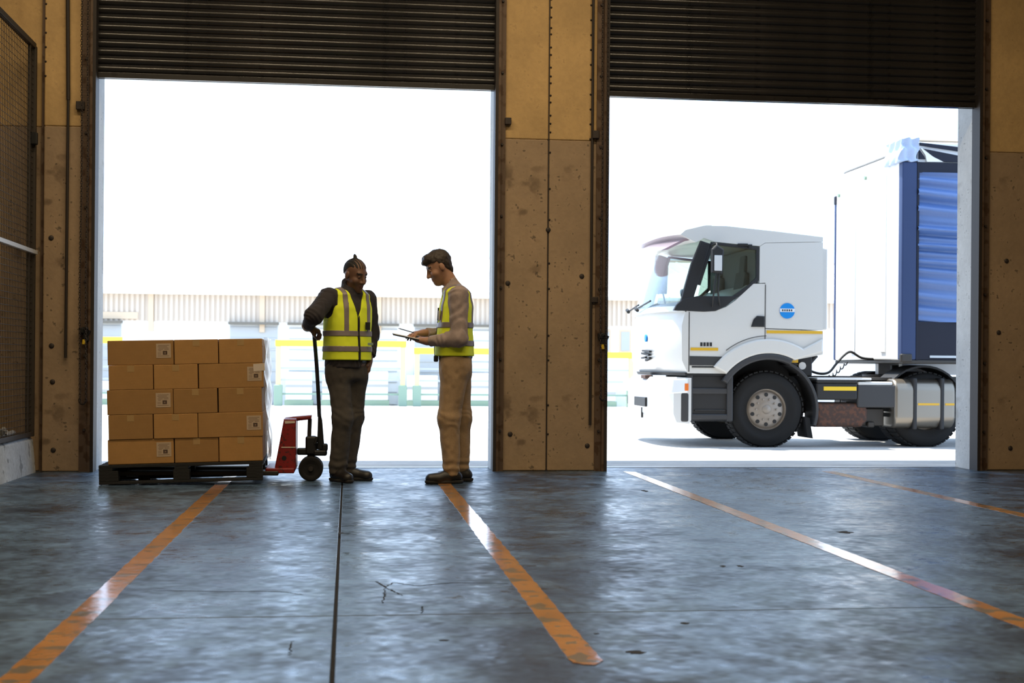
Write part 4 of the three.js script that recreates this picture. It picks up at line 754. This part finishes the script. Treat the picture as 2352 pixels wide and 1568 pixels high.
const smax = (a, b, k) => -smin(-a, -b, k);
const cone = (a, b, ra, rb) => { const bx_ = b[0] - a[0], by = b[1] - a[1], bz = b[2] - a[2], l2 = bx_ * bx_ + by * by + bz * bz || 1e-9; return (x, y, z) => { const px = x - a[0], py = y - a[1], pz = z - a[2], t = Math.max(0, Math.min(1, (px * bx_ + py * by + pz * bz) / l2)); return Math.hypot(px - bx_ * t, py - by * t, pz - bz * t) - (ra + (rb - ra) * t); }; };
const ell = (c, r) => { const m = Math.min(...r); return (x, y, z) => { const a = (x - c[0]) / r[0], b = (y - c[1]) / r[1], d = (z - c[2]) / r[2], k0 = Math.hypot(a, b, d), k1 = Math.hypot(a / r[0], b / r[1], d / r[2]); return k1 < 1e-6 ? -m : k0 * (k0 - 1) / k1; }; };
const uni = (list, k) => (x, y, z) => { let d = list[0](x, y, z); for (let i = 1; i < list.length; i++) d = smin(d, list[i](x, y, z), k); return d; };
const hash3 = (i, j, k) => { let n = (i * 374761393 + j * 668265263 + k * 2147483647) | 0; n = Math.imul(n ^ (n >>> 13), 1274126177); return ((n ^ (n >>> 16)) >>> 0) / 4294967296; };
function n3(x, y, z) { const i = Math.floor(x), j = Math.floor(y), k = Math.floor(z), s = (t) => t * t * (3 - 2 * t), u = s(x - i), v = s(y - j), w = s(z - k), L = mix;
  return L(L(L(hash3(i, j, k), hash3(i + 1, j, k), u), L(hash3(i, j + 1, k), hash3(i + 1, j + 1, k), u), v), L(L(hash3(i, j, k + 1), hash3(i + 1, j, k + 1), u), L(hash3(i, j + 1, k + 1), hash3(i + 1, j + 1, k + 1), u), v), w) - 0.5; }
function frame(yaw, pitch, roll = 0) {                      // right, up, front axes; yaw 0 faces +z, positive turns to +x; pitch positive looks down
  const q = new THREE.Quaternion().setFromEuler(new THREE.Euler(pitch, yaw, roll, 'YXZ'));
  return { r: V(-1, 0, 0).applyQuaternion(q).toArray(), u: V(0, 1, 0).applyQuaternion(q).toArray(), f: V(0, 0, 1).applyQuaternion(q).toArray() };
}
const local = (fr, o, sdf) => (x, y, z) => { const a = x - o[0], b = y - o[1], c = z - o[2]; return sdf(a * fr.r[0] + b * fr.r[1] + c * fr.r[2], a * fr.u[0] + b * fr.u[1] + c * fr.u[2], a * fr.f[0] + b * fr.f[1] + c * fr.f[2]); };
const toWorld = (fr, o, p) => [0, 1, 2].map((k) => o[k] + p[0] * fr.r[k] + p[1] * fr.u[k] + p[2] * fr.f[k]);

// flattened trunk: table rows [y, centre x, centre z, half width, half depth], frame fr
function trunk(rows, fr, grow = 0) {
  return (x, y, z) => {
    let i = 0; while (i < rows.length - 2 && y > rows[i + 1][0]) i++;
    const A = rows[i], B = rows[i + 1], t0 = Math.max(0, Math.min(1, (y - A[0]) / (B[0] - A[0]))), t = t0 * t0 * (3 - 2 * t0);
    const cx = mix(A[1], B[1], t0), cz = mix(A[2], B[2], t0), w = mix(A[3], B[3], t) + grow, d = mix(A[4], B[4], t) + grow;
    const dx = x - cx, dz = z - cz, a = (dx * fr.r[0] + dz * fr.r[2]) / w, b = (dx * fr.f[0] + dz * fr.f[2]) / d, k = Math.pow(Math.pow(Math.abs(a), 2.4) + Math.pow(Math.abs(b), 2.4), 1 / 2.4);
    const side = (k - 1) * Math.min(w, d), cap = Math.max(rows[0][0] - grow - y, y - rows[rows.length - 1][0] - grow);
    return smax(side, cap, 0.05);
  };
}
// hand: wrist point, d to the fingers, n out of the palm, s to the thumb
function hand(wr, d, n, s, curl, spread = 0.006, thumbIn = 0.6, scale = 1) {
  const P = (a, b, c) => [0, 1, 2].map((k) => wr[k] + scale * (d[k] * a + n[k] * b + s[k] * c)), parts = [];
  parts.push(cone(P(-0.02, 0, 0), P(0.03, 0, 0), 0.026 * scale, 0.026 * scale));
  for (const [c, r] of [[0.026, 0.0155], [0.009, 0.016], [-0.008, 0.0155], [-0.025, 0.014]]) parts.push(cone(P(0.02, 0, c * 0.7), P(0.086, 0, c), 0.019 * scale, r * scale));
  const palm = uni(parts, 0.02), fingers = [];
  [[0.027, 0.072], [0.009, 0.08], [-0.009, 0.074], [-0.026, 0.058]].forEach(([c, L], k) => {
    let a = 0.088 - (k === 3 ? 0.008 : 0), b = 0, cc = c, ang = 0; const ch = [];
    [[0.45, 1], [0.3, 1.25], [0.25, 0.9]].forEach(([f, m], q) => { ang += curl[k] * m; const na = a + Math.cos(ang) * L * f, nb = b + Math.sin(ang) * L * f, nc = cc + c * spread * 3; ch.push(cone(P(a, b, cc), P(na, nb, nc), (0.0098 - q * 0.001) * scale, (0.009 - q * 0.001) * scale)); a = na; b = nb; cc = nc; });
    fingers.push(uni(ch, 0.006));
  });
  const th = uni([cone(P(0.025, 0.006, 0.026), P(0.052, 0.014 + 0.016 * thumbIn, 0.048 - 0.008 * thumbIn), 0.015 * scale, 0.012 * scale), cone(P(0.052, 0.014 + 0.016 * thumbIn, 0.048 - 0.008 * thumbIn), P(0.084, 0.018 + 0.03 * thumbIn, 0.052 - 0.028 * thumbIn), 0.0115 * scale, 0.009 * scale)], 0.008);
  return (x, y, z) => { let f = 1; for (const g of fingers) f = Math.min(f, g(x, y, z)); return smin(smin(palm(x, y, z), f, 0.008), th(x, y, z), 0.012); };
}
const headSDF = (() => {
  const a = uni([ell([0, 0.035, -0.014], [0.076, 0.094, 0.096]), ell([0, -0.05, 0.03], [0.058, 0.066, 0.06]), cone([0, -0.104, 0.058], [0, -0.1, 0.07], 0.02, 0.018)], 0.05);
  const b = uni([cone([-0.036, 0.036, 0.07], [0.036, 0.036, 0.07], 0.013, 0.013), ell([0.04, -0.026, 0.056], [0.026, 0.024, 0.026]), ell([-0.04, -0.026, 0.056], [0.026, 0.024, 0.026])], 0.02);
  const nose = uni([cone([0, 0.022, 0.084], [0, -0.026, 0.11], 0.009, 0.0135), ell([0.013, -0.03, 0.094], [0.01, 0.009, 0.012]), ell([-0.013, -0.03, 0.094], [0.01, 0.009, 0.012])], 0.012);
  const lips = uni([ell([0, -0.058, 0.086], [0.023, 0.0065, 0.012]), ell([0, -0.07, 0.084], [0.02, 0.007, 0.012])], 0.004);
  const ear = (s) => ell([0.079 * s, -0.004, -0.012], [0.011, 0.032, 0.02]), e1 = ear(1), e2 = ear(-1);
  const s1 = ell([0.033, 0.012, 0.096], [0.016, 0.011, 0.014]), s2 = ell([-0.033, 0.012, 0.096], [0.016, 0.011, 0.014]), y1 = ell([0.033, 0.011, 0.075], [0.0125, 0.0115, 0.0115]), y2 = ell([-0.033, 0.011, 0.075], [0.0125, 0.0115, 0.0115]);
  return (x, y, z) => { let d = smin(a(x, y, z), b(x, y, z), 0.022); d = smax(d, -s1(x, y, z), 0.012); d = smax(d, -s2(x, y, z), 0.012); d = smin(d, nose(x, y, z), 0.014); d = smin(d, lips(x, y, z), 0.008); d = Math.min(d, y1(x, y, z), y2(x, y, z)); return smin(d, Math.min(e1(x, y, z), e2(x, y, z)), 0.008); };
})();
const skinTone = (base, hairC) => (x, y, z) => {            // colours that belong to the face: lips, brows, eyes
  if (Math.abs(Math.abs(x) - 0.033) < 0.009 && Math.abs(y - 0.011) < 0.0045 && z > 0.078) return [0.03, 0.02, 0.018];
  if (Math.abs(Math.abs(x) - 0.034) < 0.02 && Math.abs(y - 0.036) < 0.006 && z > 0.06) return hairC;
  if (Math.abs(x) < 0.02 && y < -0.052 && y > -0.076 && z > 0.086) return [base[0] * 0.85, base[1] * 0.55, base[2] * 0.55];
  return base;
};
const box3 = (c, r) => [[c[0] - r[0], c[1] - r[1], c[2] - r[2]], [c[0] + r[0], c[1] + r[1], c[2] + r[2]]];
const clothBump = tex(256, (x, y, i) => 0.5 + 0.25 * Math.sin(x * Math.PI / 2) * Math.sin(y * Math.PI / 2) + 0.3 * (N3[(y * 2 % 512) * 512 + (x * 2 % 512)] - 0.5), false, 9);
const cloth = (r, g, b, rough = 0.9) => { const t = tex(128, (x, y) => { const v = 0.95 + 0.12 * (N3[(y * 4 % 512) * 512 + (x * 4 % 512)] - 0.5) + 0.08 * (N1[(y * 4 % 512) * 512 + (x * 4 % 512)] - 0.5); return [Math.pow(r, 1 / 2.2) * v, Math.pow(g, 1 / 2.2) * v, Math.pow(b, 1 / 2.2) * v]; }, true, 3); return mat({ map: t, roughness: rough, bumpMap: clothBump, bumpScale: 0.0007, sheen: 0.3, sheenColor: C(r, g, b), sheenRoughness: 0.6 }); };
M.skin = new THREE.MeshPhysicalMaterial({ vertexColors: true, roughness: 0.55, sheen: 0.2, sheenColor: C(0.5, 0.3, 0.2), sheenRoughness: 0.5 });
M.vest = mat({ color: C(0.84, 0.95, 0.03), roughness: 0.75, bumpMap: clothBump, bumpScale: 0.0012, sheen: 0.4, sheenColor: C(0.5, 0.7, 0.05) }); M.vest.userData.metric = false;
M.reflective = mat({ color: C(0.24, 0.20, 0.20), roughness: 0.5, metalness: 0.2 });
M.hairBlack = mat({ color: C(0.012, 0.010, 0.009), roughness: 0.7 });
M.hairBrown = mat({ color: C(0.035, 0.024, 0.017), roughness: 0.65 });
M.leather = mat({ color: C(0.014, 0.012, 0.011), roughness: 0.45 });
M.sole = mat({ color: C(0.02, 0.018, 0.016), roughness: 0.8 });

function person(S) {
  const t = thing('person', S.label, 'person', S.at);
  const J = S.joints, fr = frame(S.yaw, 0), hf = frame(S.headYaw, S.headPitch, S.headRoll || 0);
  const fold = (x, y, z, a = 1) => a * (0.006 * n3(x * 14, y * 9, z * 14) + 0.004 * n3(x * 35 + 7, y * 26, z * 35));
  const torso = trunk(S.torso, fr);
  const limb = (a, b, c, r) => [cone(a, b, r[0], r[1]), cone(b, c, r[1], r[2])];
  const arms = { R: limb(J.shR, J.elR, J.wrR, [0.052, 0.042, 0.028]), L: limb(J.shL, J.elL, J.wrL, [0.052, 0.042, 0.028]) };
  const legs = { R: limb(J.hipR, J.knR, J.anR, [0.085, 0.056, 0.038]), L: limb(J.hipL, J.knL, J.anL, [0.085, 0.056, 0.038]) };
  const neck = cone(J.neck, toWorld(hf, J.head, [0, -0.05, -0.025]), 0.06, 0.056);
  const foot = (an, dir) => cone([an[0] - dir[0] * 0.02, 0.045, an[2] - dir[2] * 0.02], [an[0] + dir[0] * 0.13, 0.03, an[2] + dir[2] * 0.13], 0.034, 0.024);
  const base = S.skin, skull = local(hf, J.head, headSDF);
  const inner = uni([trunk(S.torso, fr, -0.014), ...arms.R, ...arms.L, ...legs.R, ...legs.L, neck, foot(J.anR, S.toeR), foot(J.anL, S.toeL), cone(toWorld(hf, J.head, [0, 0.0, -0.02]), toWorld(hf, J.head, [0, 0.02, -0.02]), 0.06, 0.06)], 0.03);
  const flat = () => base;
  const list = [netMesh(inner, [-0.5, -0.01, -0.45], [0.5, S.top - 0.1, 0.45], 0.013, flat)];
  const tone = skinTone(base, S.browColor), toHead = (x, y, z) => { const a = x - J.head[0], b = y - J.head[1], c = z - J.head[2]; return tone(a * hf.r[0] + b * hf.r[1] + c * hf.r[2], a * hf.u[0] + b * hf.u[1] + c * hf.u[2], a * hf.f[0] + b * hf.f[1] + c * hf.f[2]); };
  const headAndNeck = (x, y, z) => smin(skull(x, y, z), neck(x, y, z), 0.02);
  { const [lo, hi] = box3(J.head, [0.15, 0.19, 0.15]); list.push(netMesh(headAndNeck, lo, hi, 0.004, toHead)); }
  for (const k of ['R', 'L']) { const h = S['hand' + k]; if (!h) continue; const f0 = hand(J['wr' + k], ...h), fore = arms[k][1], f = (x, y, z) => smin(f0(x, y, z), fore(x, y, z), 0.02), [lo, hi] = box3(toWorld({ r: h[0], u: [0, 0, 0], f: [0, 0, 0] }, J['wr' + k], [0.06, 0, 0]), [0.13, 0.13, 0.13]); list.push(netMesh(f, lo, hi, 0.0034, flat)); }
  const body = part('body', mergeGeometries(list), M.skin, t);

  // trousers
  const tr = uni([...limb(J.hipR, J.knR, J.anR, S.legR), ...limb(J.hipL, J.knL, J.anL, S.legL), trunk([[S.waist - 0.16, ...S.pelvis], [S.waist + 0.02, ...S.pelvis]], fr)], 0.045);
  const trousers = (x, y, z) => { const cuff = sst(0.24, 0.10, y), kn = Math.exp(-Math.pow((y - 0.5) / 0.1, 2)); return smax(tr(x, y, z) + fold(x, y, z, 1.3) + 0.004 * cuff * Math.sin(y * 95 + 5 * n3(x * 12, y * 6, z * 12)) + 0.0018 * kn * Math.sin(y * 80 + 14 * n3(x * 10, y * 10, z * 10)), Math.max(y - S.waist, 0.055 - y), 0.012); };
  const tm = part('trousers', netMesh(trousers, [-0.32, 0.03, -0.3], [0.32, S.waist + 0.05, 0.3], 0.009), S.trouserMat, t);
  { const beltF = trunk([[S.waist - 0.2, ...S.pelvis], [S.waist + 0.1, ...S.pelvis]], fr, 0.006), belt = (x, y, z) => smax(beltF(x, y, z), Math.abs(y - S.waist + 0.005) - 0.018, 0.006);
    part('belt', netMesh(belt, [-0.3, S.waist - 0.06, -0.28], [0.3, S.waist + 0.06, 0.28], 0.008), M.leather, t); }
  // shirt: trunk, sleeves, collar
  const sl = S.sleeve, shirtU = uni([torso, ...limb(J.shR, J.elR, J.wrR, sl), ...limb(J.shL, J.elL, J.wrL, sl), cone(J.shR, J.shL, 0.055, 0.055)], 0.04);
  const cutR = local({ r: [0, 0, 0], u: [0, 0, 0], f: [0, 0, 0] }, [0, 0, 0], () => 0);
  const cut = (k) => { const a = J['el' + k], b = J['wr' + k], L = Math.hypot(b[0] - a[0], b[1] - a[1], b[2] - a[2]), d = [0, 1, 2].map((q) => (b[q] - a[q]) / L); return (x, y, z) => { const s = (x - b[0]) * d[0] + (y - b[1]) * d[1] + (z - b[2]) * d[2], rad = Math.hypot(x - b[0] - s * d[0], y - b[1] - s * d[1], z - b[2] - s * d[2]); return rad < 0.11 ? s + S.cuff : -1; }; };
  const cR = cut('R'), cL = cut('L'), neckHole = cone([J.neck[0] + fr.f[0] * 0.01, J.neck[1] + 0.0, J.neck[2] + fr.f[2] * 0.01], toWorld(hf, J.head, [0, -0.02, 0.0]), 0.058, 0.066);
  const collar = cone([J.neck[0], J.neck[1] - 0.015, J.neck[2]], [J.neck[0] * 0.6 + toWorld(hf, J.head, [0, -0.09, -0.02])[0] * 0.4, J.neck[1] + (S.collar ?? 0.038), J.neck[2] * 0.6 + toWorld(hf, J.head, [0, -0.09, -0.02])[2] * 0.4], 0.082, 0.068);
  const shirt = (x, y, z) => { let d = smin(shirtU(x, y, z), collar(x, y, z), 0.02) + fold(x, y, z, 1.4) + 0.004 * Math.sin(14 * n3(x * 6, y * 5, z * 6) * 3 + y * 30) * 0.6; d = smax(d, S.shirtHem - y, 0.01); d = smax(d, cR(x, y, z), 0.006); d = smax(d, cL(x, y, z), 0.006); return smax(d, -neckHole(x, y, z), 0.006); };
  part('shirt', netMesh(shirt, [-0.45, S.shirtHem - 0.04, -0.42], [0.45, J.neck[1] + 0.12, 0.42], 0.009), S.shirtMat, t);
  // high-visibility vest with bands and zip
  const vt = trunk(S.torso.map((r, i) => [r[0], r[1], r[2], r[3] + S.vestEase[Math.min(i, S.vestEase.length - 1)], r[4] + S.vestEase[Math.min(i, S.vestEase.length - 1)]]), fr);
  const strap = cone(J.shR.map((v, k) => v * 0.8 + J.shL[k] * 0.2), J.shL.map((v, k) => v * 0.8 + J.shR[k] * 0.2), 0.066, 0.066);
  const vfold = (x, y, z) => 0.005 * n3(x * 11 + 3, y * 8, z * 11) + 0.003 * n3(x * 30, y * 22, z * 30);
  const hole = (k) => { const s = J['sh' + k], e = J['el' + k], o = J['sh' + (k === 'R' ? 'L' : 'R')], m = [0, 1, 2].map((q) => s[q] + (s[q] - o[q]) * 0.03); return uni([cone(m, [0, 1, 2].map((q) => mix(m[q], e[q], 0.55)), S.armhole, S.armhole * 0.9), cone(m, [m[0], m[1] - 0.10, m[2]], S.armhole, S.armhole * 0.8)], 0.02); };
  const hR = hole('R'), hL = hole('L');
  const nx = (x, z) => (x - J.neck[0]) * fr.r[0] + (z - J.neck[2]) * fr.r[2], nf = (x, z) => (x - J.neck[0]) * fr.f[0] + (z - J.neck[2]) * fr.f[2];
  const vee = (x, y, z) => { const f = nf(x, z); return f < -0.03 ? 1 : Math.abs(nx(x, z)) - 0.075 * Math.max(-0.4, (y - S.veeY) / (J.neck[1] - S.veeY)); };
  const neckCut = cone([J.neck[0], J.neck[1] - 0.02, J.neck[2]], [J.neck[0], J.neck[1] + 0.2, J.neck[2]], 0.086, 0.1);
  const vestBase = (x, y, z) => smin(vt(x, y, z), strap(x, y, z), 0.05) + vfold(x, y, z);
  const vestCut = (x, y, z) => Math.max(S.vestHem - y, -hR(x, y, z), -hL(x, y, z), -neckCut(x, y, z), -Math.max(vee(x, y, z), -1));
  const vest = (x, y, z) => smax(vestBase(x, y, z), vestCut(x, y, z), 0.006);
  const lo = [-0.3, S.vestHem - 0.04, -0.3], hi = [0.3, J.neck[1] + 0.1, 0.3];
  const vm = part('safety_vest', netMesh(vest, lo, hi, 0.0075), M.vest, t);
  for (const yb of S.bands) { const f = (x, y, z) => smax(Math.max(vestBase(x, y, z) - 0.004, vestCut(x, y, z)), Math.abs(y - yb) - 0.023, 0.003); part('reflective_band', netMesh(f, [-0.3, yb - 0.05, -0.3], [0.3, yb + 0.05, 0.3], 0.0075), M.reflective, vm); }
  for (const s of [-1, 1]) { const f = (x, y, z) => smax(Math.max(vestBase(x, y, z) - 0.004, vestCut(x, y, z)), Math.max(Math.abs(nx(x, z) - s * S.strapX) - 0.021, S.bands[0] - y), 0.003); part('reflective_band', netMesh(f, [-0.3, S.bands[0] - 0.05, -0.3], hi, 0.0075), M.reflective, vm); }
  { const f = (x, y, z) => smax(Math.max(vestBase(x, y, z) - 0.005, vestCut(x, y, z)), Math.max(Math.abs(nx(x, z)) - 0.011, 0.05 - nf(x, z), y - S.veeY - 0.03), 0.002); part('zip', netMesh(f, lo, hi, 0.006), S.zipMat || M.black, vm); }
  // hair
  part('hair', S.hair(hf, J.head), S.hairMat, t);
  // shoes
  for (const k of ['R', 'L']) {
    const an = J['an' + k], d = S['toe' + k], P = (a, y, c = 0) => [an[0] + d[0] * a + d[2] * c, y + (S['lift' + k] || 0), an[2] + d[2] * a - d[0] * c];
    const up = uni([cone(P(-0.045, 0.05), P(0.05, 0.055), 0.042, 0.043), cone(P(0.05, 0.052), P(0.165, 0.04), 0.043, 0.036), cone(P(-0.01, 0.1), P(0.0, 0.06), 0.045, 0.046), cone(P(0.1, 0.035, 0.012), P(0.16, 0.034, -0.012), 0.036, 0.034)], 0.03), so = uni([cone(P(-0.05, 0.02), P(0.06, 0.02), 0.045, 0.044), cone(P(0.06, 0.02), P(0.172, 0.02), 0.046, 0.038)], 0.02);
    const low = S['lift' + k] || 0;
    const shoe = part('shoe', netMesh((x, y, z) => smax(up(x, y, z), low + 0.02 - y, 0.006), ...box3(P(0.05, 0.07), [0.2, 0.12, 0.2]), 0.0065), M.leather, t);
    part('sole', netMesh((x, y, z) => smax(so(x, y, z), Math.max(low + 0.001 - y, y - low - 0.026), 0.004), ...box3(P(0.05, 0.02), [0.2, 0.05, 0.2]), 0.006), M.sole, shoe);
  }
  return { t, fr, hf, J };
}
const nrm = (v) => { const L = Math.hypot(...v); return v.map((x) => x / L); };
const crs = (a, b) => [a[1] * b[2] - a[2] * b[1], a[2] * b[0] - a[0] * b[2], a[0] * b[1] - a[1] * b[0]];
// ---- the man with the tablet: faces -x, head bowed
const f2 = nrm([-1, 0, 0.0]);
{ const dL = nrm([-0.92, 0.10, -0.38]), nL = nrm([0.1, 0.97, 0.0]), sL = nrm(crs(nL, dL)).map((v) => -v);
  const dR = nrm([-0.86, -0.06, 0.5]), nR = nrm([-0.1, -0.95, 0.1]), sR = nrm(crs(nR, dR));
  const P2 = person({
    label: 'person in tan trousers and yellow vest looking down at a tablet', at: [0.80, 0, 1.12], yaw: -Math.PI / 2, headYaw: -Math.PI / 2 + 0.12, headPitch: 0.52,
    skin: [0.36, 0.19, 0.115], browColor: [0.04, 0.028, 0.02], top: 1.82, waist: 0.99, pelvis: [0.03, 0, 0.165, 0.128], shirtHem: 0.95, vestHem: 0.985, veeY: 1.26, bands: [1.225, 1.085], strapX: 0.105, armhole: 0.082, cuff: 0.012, collar: 0.022,
    torso: [[0.9, 0.025, 0, 0.165, 0.125], [1.03, 0.02, 0, 0.165, 0.125], [1.2, 0.025, 0, 0.175, 0.118], [1.36, 0.035, 0, 0.185, 0.12], [1.47, 0.035, 0, 0.16, 0.102], [1.54, 0.015, 0, 0.09, 0.075]],
    vestEase: [0.03, 0.028, 0.02, 0.012, 0.012], sleeve: [0.072, 0.058, 0.043], legR: [0.108, 0.082, 0.06], legL: [0.112, 0.084, 0.064],
    joints: { neck: [0.0, 1.53, 0], head: [-0.105, 1.675, 0.0], shR: [0.03, 1.455, -0.175], shL: [0.04, 1.455, 0.175], elR: [0.0, 1.15, -0.23], elL: [0.045, 1.115, 0.225], wrR: [-0.205, 1.165, -0.085], wrL: [-0.19, 1.098, 0.115],
      hipR: [0.055, 0.9, -0.085], hipL: [0.025, 0.9, 0.09], knR: [0.085, 0.5, -0.1], knL: [-0.022, 0.5, 0.095], anR: [0.095, 0.1, -0.1], anL: [0.0, 0.1, 0.1] },
    toeR: nrm([-1, 0, -0.25]), toeL: nrm([-1, 0, 0.12]),
    handL: [dL, nL, sL, [0.12, 0.12, 0.14, 0.16], 0.004, 0.2, 1], handR: [dR, nR, sR, [0.25, 0.35, 0.45, 0.5], 0.004, 0.9, 1],
    trouserMat: cloth(0.40, 0.265, 0.14), shirtMat: cloth(0.36, 0.28, 0.25), hairMat: M.hairBrown,
    hair: (hf, c) => { const F = ell([0, 0.045, -0.022], [0.083, 0.095, 0.102]), nape = ell([0, -0.03, -0.062], [0.056, 0.062, 0.042]), q = uni([cone([-0.04, 0.106, 0.05], [0.045, 0.104, 0.05], 0.031, 0.031), cone([-0.034, 0.086, 0.083], [0.036, 0.084, 0.083], 0.02, 0.018)], 0.02);
      const h = (x, y, z) => { let d = smax(F(x, y, z), Math.max(0.052 - y - (z < 0.02 ? (0.02 - z) * 1.75 : 0), z > 0.0 ? 0.05 + (z) * 0.12 - y : -1), 0.01); d = smin(smin(d, q(x, y, z), 0.03), nape(x, y, z), 0.03); return d + 0.007 * n3(x * 55, y * 35, z * 40) + 0.004 * n3(x * 110, y * 60, z * 80); };
      return netMesh(local(hf, c, h), ...box3(c, [0.17, 0.2, 0.17]), 0.0042); },
  });
  // badge and pens clipped to the vest front
  part('name_badge', rbx(0.008, 0.075, 0.05, 0.003, -0.105, 1.30, 0.085), M.labelPaper, P2.t);
  part('pen', bar([-0.112, 1.26, 0.05], [-0.108, 1.36, 0.05], 0.006), M.black, P2.t);
  part('belt_clip', rbx(0.035, 0.05, 0.04, 0.01, -0.125, 0.965, 0.06), M.black, P2.t);
}
{ const t = thing('tablet', 'thin tablet with a white sheet held by the man in tan trousers', 'tablet', [0.455, 1.128, 1.165]);
  t.rotation.z = -0.20; t.rotation.x = 0.06;
  part('case', rbx(0.235, 0.01, 0.17, 0.004), M.black, t);
  part('paper_sheet', rbx(0.225, 0.003, 0.16, 0.001, -0.006, 0.0068, 0), M.farWhite, t);
  single('pen', [bar([0, 0, 0], [-0.11, 0.03, 0.01], 0.004), bar([-0.11, 0.03, 0.01], [-0.122, 0.033, 0.011], 0.003, 8, 0.001)], M.black, 'slim dark pen in the right hand above the tablet', 'pen', [0.505, 1.166, 1.105]);
}
// ---- the man at the pallet jack: turned to the right, looking down
{ const yaw = 0.6, dR = nrm([0.78, -0.3, -0.5]), nR = nrm([-0.2, -0.9, -0.2]);
  const n = nrm([0, 1, 2].map((k) => nR[k] - dR[k] * (nR[0] * dR[0] + nR[1] * dR[1] + nR[2] * dR[2]))), sR = nrm(crs(n, dR));
  const P1 = person({
    label: 'person in dark clothes and yellow vest leaning on the pallet jack handle', at: [0, 0, 0.98], yaw, headYaw: 0.78, headPitch: 0.36, headRoll: 0.05,
    skin: [0.15, 0.075, 0.045], browColor: [0.012, 0.009, 0.008], top: 1.78, waist: 0.945, pelvis: [-0.012, 0, 0.155, 0.118], shirtHem: 0.885, vestHem: 0.948, veeY: 1.27, bands: [1.155, 1.035], strapX: 0.105, armhole: 0.082, cuff: 0.035,
    torso: [[0.86, -0.012, 0, 0.175, 0.138], [1.0, -0.01, 0, 0.17, 0.128], [1.18, -0.008, 0, 0.178, 0.12], [1.34, -0.005, 0, 0.19, 0.12], [1.45, 0.0, 0, 0.165, 0.10], [1.51, 0.01, 0.0, 0.09, 0.075]],
    vestEase: [0.026, 0.024, 0.018, 0.012, 0.012], sleeve: [0.076, 0.064, 0.05], legR: [0.094, 0.076, 0.069], legL: [0.094, 0.076, 0.068], zipMat: M.black,
    joints: { neck: [0.012, 1.505, 0.01], head: [0.05, 1.61, 0.045], shR: [-0.155, 1.435, 0.10], shL: [0.145, 1.43, -0.10], elR: [-0.262, 1.285, 0.29], elL: [0.175, 1.16, -0.17], wrR: [-0.318, 1.205, 0.075], wrL: [0.16, 0.95, -0.06],
      hipR: [-0.08, 0.86, 0.05], hipL: [0.062, 0.86, -0.05], knR: [-0.04, 0.49, 0.075], knL: [0.045, 0.5, -0.055], anR: [-0.075, 0.1, 0.04], anL: [0.0, 0.1, -0.075] },
    toeR: nrm([0.5, 0, 0.85]), toeL: nrm([0.95, 0, 0.3]),
    handR: [dR, n, sR, [0.55, 0.6, 0.62, 0.65], 0.0, 1.0, 1.05], handL: [nrm([-0.1, -1, 0.2]), nrm([-0.8, 0.1, 0.3]), nrm([0.2, 0.1, 0.95]), [0.3, 0.3, 0.3, 0.3], 0.0, 0.5, 1],
    trouserMat: cloth(0.065, 0.055, 0.045), shirtMat: cloth(0.028, 0.023, 0.027), hairMat: M.hairBlack,
    hair: (hf, c) => { const F = ell([0, 0.036, -0.018], [0.08, 0.0945, 0.099]);
      const knot = uni([cone([0, 0.115, -0.03], [0, 0.138, -0.05], 0.013, 0.011), cone([0, 0.138, -0.05], [0.004, 0.15, -0.055], 0.012, 0.009)], 0.01);
      const h = (x, y, z) => { let d = F(x, y, z) + 0.003 * Math.cos(x * 330); d = smax(d, z > 0 ? 0.072 - y - 0.0 * z : 0.072 - y + z * 1.05, 0.008); return smin(d, knot(x, y, z), 0.012); };
      return netMesh(local(hf, c, h), ...box3(c, [0.18, 0.22, 0.18]), 0.0042); },
  });
  part('shirt_cuff', [bar([-0.312, 1.213, 0.10], [-0.319, 1.203, 0.068], 0.044, 20, 0.04)], M.labelPaper, P1.t);
  const q = (r, y, f) => { const b = P1.fr; return [-0.005 + b.r[0] * r + b.f[0] * f, y, b.r[2] * r + b.f[2] * f]; };
  const plate = (name, w, h, r, y, f, m) => { const g = rbx(w, h, 0.008, 0.003); g.rotateY(yaw).translate(...q(r, y, f)); part(name, g, m, P1.t); };
  plate('chest_radio', 0.045, 0.06, -0.085, 1.215, 0.148, M.black);
  plate('pocket_tape', 0.05, 0.02, -0.105, 1.075, 0.158, M.farGreen);
}
// ---------------------------------------------------------------- shadows on, hand over
scene.traverse((o) => { if (o.isMesh) { o.castShadow = true; o.receiveShadow = true; } });
renderer.render(scene, camera);
